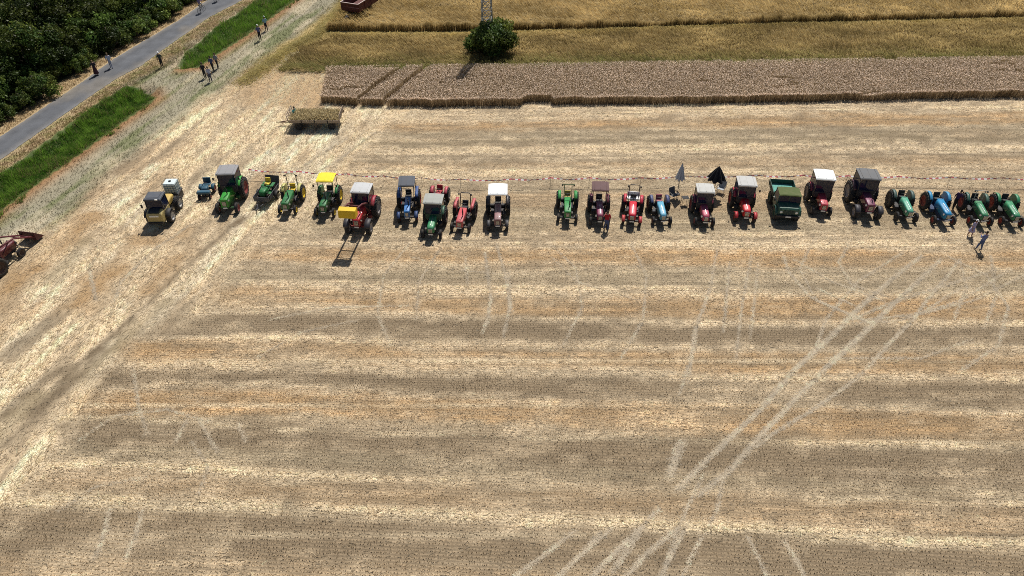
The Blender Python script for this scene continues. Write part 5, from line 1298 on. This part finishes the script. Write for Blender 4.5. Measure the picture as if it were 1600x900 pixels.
# ------------------------------------------------------------------ people
SKIN = (.42, .25, .18)
def person(label, px, py, face, top, legs, hair=(.06, .04, .03), shoes=(.03, .03, .03), h=1.72, stride=.22, lean=0.0, hat=None, skirt=None, shorts=False, sleeve=True, arms='walk', sit=False, loc=None, name='person'):
    X, Y = gp(px, py)
    t = thing(name, label, 'person', loc if loc else (X, Y, 0), math.radians(face))
    k = h / 1.75
    J = {}; E = []
    def j(n, p, r): J[n] = (Vector(p) * k, r * k)
    ly = -lean      # forward is -Y
    if sit:
        j('pelvis', (0, 0, 0), .15); j('kl', (.12, -.38, -.02 - .10), .075); j('kr', (-.12, -.36, .12), .075); j('al', (.12, -.30, -.55), .05); j('ar', (-.12, -.26, -.32), .05); j('tl', (.12, -.42, -.58), .04); j('tr', (-.12, -.38, -.35), .04)
        zb = 0
    else:
        s = stride
        j('pelvis', (0, 0, .93), .145); j('kl', (.10, -s * .75, .50), .072); j('kr', (-.10, s * .35, .50), .072); j('al', (.10, -s, .09), .048); j('ar', (-.10, s, .10), .048); j('tl', (.12, -s - .17, .045), .04); j('tr', (-.12, s - .16, .05), .04)
        zb = .93
    j('waist', (0, ly * .35, zb + .17), .135); j('chest', (0, ly * .75, zb + .40), .165); j('neck', (0, ly, zb + .58), .058); j('head', (0, ly * 1.1 - .01, zb + .68), .075)
    j('sl', (.17, ly * .85, zb + .49), .07); j('sr', (-.17, ly * .85, zb + .49), .07)
    if arms == 'bars':
        j('el', (.25, ly - .22, zb + .30), .048); j('er', (-.25, ly - .22, zb + .30), .048); j('wl', (.24, ly - .42, zb + .24), .035); j('wr', (-.24, ly - .42, zb + .24), .035)
    elif arms == 'hip':
        j('el', (.34, ly + .06, zb + .25), .048); j('er', (-.26, ly + .02, zb + .22), .048); j('wl', (.20, ly - .08, zb + .06), .035); j('wr', (-.27, ly - .08, zb - .02), .035)
    elif arms == 'phone':
        j('el', (.22, ly - .12, zb + .26), .048); j('er', (-.26, ly + .02, zb + .22), .048); j('wl', (.08, ly - .30, zb + .40), .035); j('wr', (-.27, ly - .06, zb - .02), .035)
    else:
        j('el', (.25, ly + .06, zb + .22), .048); j('er', (-.25, ly - .04, zb + .22), .048); j('wl', (.27, ly + .04, zb - .02), .035); j('wr', (-.27, ly - .16, zb + .0), .035)
    bones = [('pelvis', 'waist'), ('waist', 'chest'), ('chest', 'neck'), ('neck', 'head'), ('chest', 'sl'), ('chest', 'sr'), ('sl', 'el'), ('el', 'wl'), ('sr', 'er'), ('er', 'wr'), ('pelvis', 'kl'), ('kl', 'al'), ('al', 'tl'), ('pelvis', 'kr'), ('kr', 'ar'), ('ar', 'tr')]
    names = list(J); me = bpy.data.meshes.new('body_skeleton')
    me.from_pydata([J[n][0] for n in names], [(names.index(a), names.index(b)) for a, b in bones], [])
    o = bpy.data.objects.new('body', me); col.objects.link(o)
    sk = o.modifiers.new('skin', 'SKIN'); sv = me.skin_vertices[0].data
    for i, n in enumerate(names):
        sv[i].radius = (J[n][1] * (1.12 if n in ('chest', 'waist', 'pelvis') else 1), J[n][1] * (.8 if n in ('chest', 'waist') else 1)); sv[i].use_root = (n == 'pelvis')
    ss = o.modifiers.new('sub', 'SUBSURF'); ss.levels = 2; ss.render_levels = 2
    dg = bpy.context.evaluated_depsgraph_get(); bm_me = bpy.data.meshes.new_from_object(o.evaluated_get(dg))
    bpy.data.objects.remove(o)
    # head, ears, nose, eyes and hands join the same body mesh
    V = [v.co.copy() for v in bm_me.vertices]; Fc = [tuple(p.vertices) for p in bm_me.polygons]
    mats = []
    segs = [(J[a][0], J[b][0], a, b) for a, b in bones]
    for p in bm_me.polygons:
        c = p.center; best = None
        for A, B, a, b in segs:
            d = B - A; q = max(0, min(1, (c - A).dot(d) / max(d.length_squared, 1e-9))); e = (A + d * q - c).length
            if best is None or e < best[0]: best = (e, a, b, q)
        _, a, b, q = best
        if b in ('tl', 'tr'): mi = 3
        elif b in ('kl', 'kr'): mi = 2
        elif b in ('al', 'ar'): mi = (3 if q > .93 else (0 if (shorts or skirt) else 2))
        elif b in ('wl', 'wr'): mi = 0 if (sleeve is not True or q > .85) else 1
        elif b in ('el', 'er'): mi = 1
        elif b == 'head' or (b == 'neck' and q > .75): mi = 0
        elif a == 'pelvis' and b == 'waist' and q < .35: mi = 2
        else: mi = 1
        mats.append(mi)
    ex = MB(); hc = J['head'][0] + Vector((0, -.01, .07 * k))
    ring = []
    for i in range(9):
        th = math.pi * i / 8; zz = math.cos(th) * .125; r = math.sin(th) * (.078 if zz > -.03 else .066)
        ring.append((zz, max(r, .002)))
    ex.lathe([(a * k, r * k) for a, r in ring], 14, 'z', hc)
    nhead = len(ex.f)
    ex.add([hc + Vector(p) * k for p in ((-.014, -.074, -.02), (.014, -.074, -.02), (0, -.10, -.022), (0, -.074, .025))], [(0, 1, 2), (1, 3, 2), (3, 0, 2)])
    for sx in (-1, 1): ex.box(hc + Vector((sx * .080, .01, -.005)) * k, (.015 * k, .035 * k, .055 * k))
    # hands: palm, four fingers, thumb
    for wn, en in (('wl', 'el'), ('wr', 'er')):
        w = J[wn][0]; d = (w - J[en][0]).normalized(); sx = 1 if wn == 'wl' else -1
        sd = Vector((0, -1, 0)) - d * d.dot(Vector((0, -1, 0)))
        sd = sd.normalized() if sd.length > .1 else Vector((0, 0, 1)); nn = d.cross(sd)
        M = Matrix((sd, nn, d)).transposed()
        ex.box(w + d * .05 * k, (.075 * k, .03 * k, .09 * k), rot=M, bev=.008)
        for i, ln in enumerate((.062, .075, .070, .055)):
            b = w + d * .09 * k + sd * (.028 - .019 * i) * k
            ex.tube([b, b + (d * ln * .55 + nn * -sx * .006) * k, b + (d * ln + nn * -sx * .025) * k], [.0095 * k, .009 * k, .007 * k], 5)
        b = w + d * .03 * k + sd * .036 * k
        ex.tube([b, b + (d * .03 + sd * .022) * k, b + (d * .058 + sd * .024) * k], [.011 * k, .010 * k, .008 * k], 5)
    nskin = len(ex.f)
    for sx in (-1, 1): ex.box(hc + Vector((sx * .03, -.073, .018)) * k, (.018 * k, .012 * k, .010 * k))
    ex.box(hc + Vector((0, -.068, -.062)) * k, (.04 * k, .012 * k, .008 * k))
    n0 = len(V); V += [Vector(v) for v in ex.v]; Fc += [tuple(i + n0 for i in f) for f in ex.f]; mats += [0] * nskin + [4] * (len(ex.f) - nskin)
    me2 = bpy.data.meshes.new('body'); me2.from_pydata(V, [], Fc); me2.update()
    for m in (paint(SKIN, .6, dust=.03), paint(top, .85, dust=.05), paint(legs, .85, dust=.05), paint(shoes, .7), BLACK): me2.materials.append(m)
    me2.polygons.foreach_set('material_index', mats); me2.polygons.foreach_set('use_smooth', [True] * len(Fc))
    bo = bpy.data.objects.new('body', me2); col.objects.link(bo); bo.parent = t
    hm = MB()
    if hat:
        hm.lathe([(.035 * k, .115 * k), (.04 * k, .088 * k), (.10 * k, .084 * k), (.135 * k, .055 * k), (.14 * k, .001)], 14, 'z', hc); hm.box(hc + Vector((0, -.11, .04)) * k, (.12 * k, .10 * k, .012 * k)); hm.build('cap', paint(hat, .8, dust=.03), t)
    q = MB(); q.lathe([((-.05) * k, .084 * k), (.03 * k, .088 * k), (.10 * k, .066 * k), (.13 * k, .03 * k), (.133 * k, .001)], 14, 'z', hc + Vector((0, .012, 0)))
    q.build('hair', paint(hair, .7, dust=.02), t)
    if skirt:
        z1 = (zb + .06) * k; z0 = (skirt) * k; m = MB(); rings = []
        for f in (0, .3, .65, 1.0):
            rings.append([((.155 + .13 * f) * k * (1 + .06 * math.sin(5 * a) * f) * math.cos(a), (.13 + .14 * f) * k * (1 + .06 * math.sin(5 * a) * f) * math.sin(a), z1 + (z0 - z1) * f) for a in [2 * math.pi * i / 20 for i in range(20)]])
        m.loft(rings, True); m.build('skirt', paint(legs, .85, dust=.05), t)
    return t
person('woman in dark top and long dark red skirt walking on the road', 152, 118, 205, (.03, .025, .035), (.075, .022, .03), hair=(.30, .20, .10), skirt=.25, arms='hip', stride=.12, sleeve=False, h=1.68)
person('person in white shirt and pale trousers walking on the road', 175, 107, 200, (.50, .56, .68), (.42, .43, .50), hair=(.25, .18, .10), stride=.2, sleeve=False)
person('man in dark grey shirt, black trousers and white cap at the road edge', 254, 105, 15, (.045, .06, .065), (.012, .012, .018), hat=(.75, .77, .8), stride=.10, sleeve=False)
person('person in white and lilac top at the front of the walking group', 330, 128, 205, (.45, .47, .62), (.08, .08, .13), stride=.14, sleeve=False, h=1.68)
person('person in black clothes at the left of the walking group', 321, 122, 190, (.02, .018, .022), (.015, .015, .02), stride=.12, h=1.70)
person('person in navy blue shirt in the middle of the walking group', 334, 112, 170, (.06, .08, .16), (.015, .015, .02), stride=.14, sleeve=False)
person('person in pale grey top at the back of the walking group', 341, 107, 160, (.22, .25, .27), (.02, .02, .03), stride=.18, sleeve=False)
person('person in lilac blue shirt and white cap on the farm track', 407, 63, 195, (.12, .13, .28), (.015, .014, .022), hat=(.78, .78, .70), stride=.12, sleeve=False, h=1.82)
person('person in pale turquoise shirt and dark trousers on the farm track', 417, 48, 200, (.28, .48, .56), (.012, .014, .03), hat=(.62, .68, .66), stride=.13, sleeve=False)
person('person in turquoise shirt bending beside the front of the straw wagon', 461, 192, 70, (.16, .58, .56), (.015, .015, .02), stride=.10, lean=.22, sleeve=False, shorts=True)
person('person in red top and blue jeans standing before the wine red tractor', 947, 359, 190, (.38, .012, .025), (.05, .08, .20), stride=.12, arms='phone', sleeve=False, h=1.74)
person('person in dark purple shirt between the sky blue and green tractors', 1488, 326, 120, (.06, .03, .10), (.012, .012, .02), stride=.16, lean=.12)
person('woman in short lilac dress and white hat in the front of the green tractor', 1514, 369, 20, (.38, .36, .56), (.38, .36, .56), hat=(.8, .78, .74), skirt=.55, stride=.13, sleeve=False, h=1.54, shoes=(.5, .4, .3))
person('man in denim blue shirt and jeans standing alone before the right end of the row', 1528, 391, 200, (.13, .17, .36), (.06, .10, .24), hair=(.015, .012, .01), stride=.14, arms='phone', h=1.72)

# ------------------------------------------------------------------ bicycles on the road
def bicycle(label, px, py, rz, rider, rl):
    X, Y = gp(px, py); z0 = .06
    t = thing('bicycle', label, 'bicycle', (X, Y, z0), math.radians(rz))
    FRM = paint((.03, .03, .035), .4); R = .34
    for yy, nm in ((-.53, 'front_wheel'), (.53, 'rear_wheel')):
        m = MB(); rr = [(0, yy + math.cos(2 * math.pi * i / 28) * R, R + math.sin(2 * math.pi * i / 28) * R) for i in range(29)]
        m.tube(rr, .02, 6); w = m.build(nm, RUBBER, t)
        s = MB()
        for i in range(14):
            a = 2 * math.pi * i / 14; s.tube([(0, yy, R), (0, yy + math.cos(a) * R, R + math.sin(a) * R)], .004, 3)
        s.build('spokes', STEEL, w)
    f = MB(); bb = (0, .1, .30); st = (0, .22, .82); hd = (0, -.38, .80)
    for a, b in ((bb, st), (bb, hd), (st, hd), (bb, (0, .53, R)), (st, (0, .53, R)), (hd, (0, -.53, R)), (hd, (0, -.34, 1.0)), (st, (0, .25, .95))): f.tube([a, b], .02, 6)
    f.build('frame', FRM, t)
    MB().box((0, .26, .97), (.16, .26, .06), taper=(.8, .8), bev=.02).build('saddle', BLACK, t)
    h = MB(); h.tube([(-.28, -.22, 1.04), (-.2, -.34, 1.03), (.2, -.34, 1.03), (.28, -.22, 1.04)], .014, 6); h.build('handlebar', STEEL, t)
    c = MB(); c.lathe([(-.01, .09), (.01, .09)], 14, 'x', (.04, .1, .30)); c.tube([(.06, .1, .30), (.09, .02, .16)], .012, 5); c.tube([(-.06, .1, .30), (-.09, .18, .44)], .012, 5); c.box((.12, .02, .15), (.1, .07, .02)); c.box((-.12, .18, .45), (.1, .07, .02)); c.build('crank', STEEL, t)
    M = Matrix.Rotation(math.radians(rz), 3, 'Z')
    p = Vector((X, Y, z0)) + M @ Vector((0, .22, 1.08))
    person(rl, 0, 0, rz, rider[0], rider[1], hair=rider[2], hat=rider[3], arms='bars', lean=.2, sit=True, loc=p, sleeve=False)
pd = math.degrees(math.atan2(PATHDIR[1], PATHDIR[0])) + 90
bicycle('black bicycle ridden along the road near the top edge', 316, 20, pd, ((.28, .20, .33), (.50, .46, .44), (.3, .2, .1), (.7, .65, .6)), 'cyclist in lilac top and pale trousers riding on the road')
bicycle('bicycle cut off by the top edge of the photo', 341, 2, pd, ((.10, .12, .2), (.05, .05, .07), (.1, .07, .05), None), 'cyclist leading at the top edge of the road, mostly out of the photo')
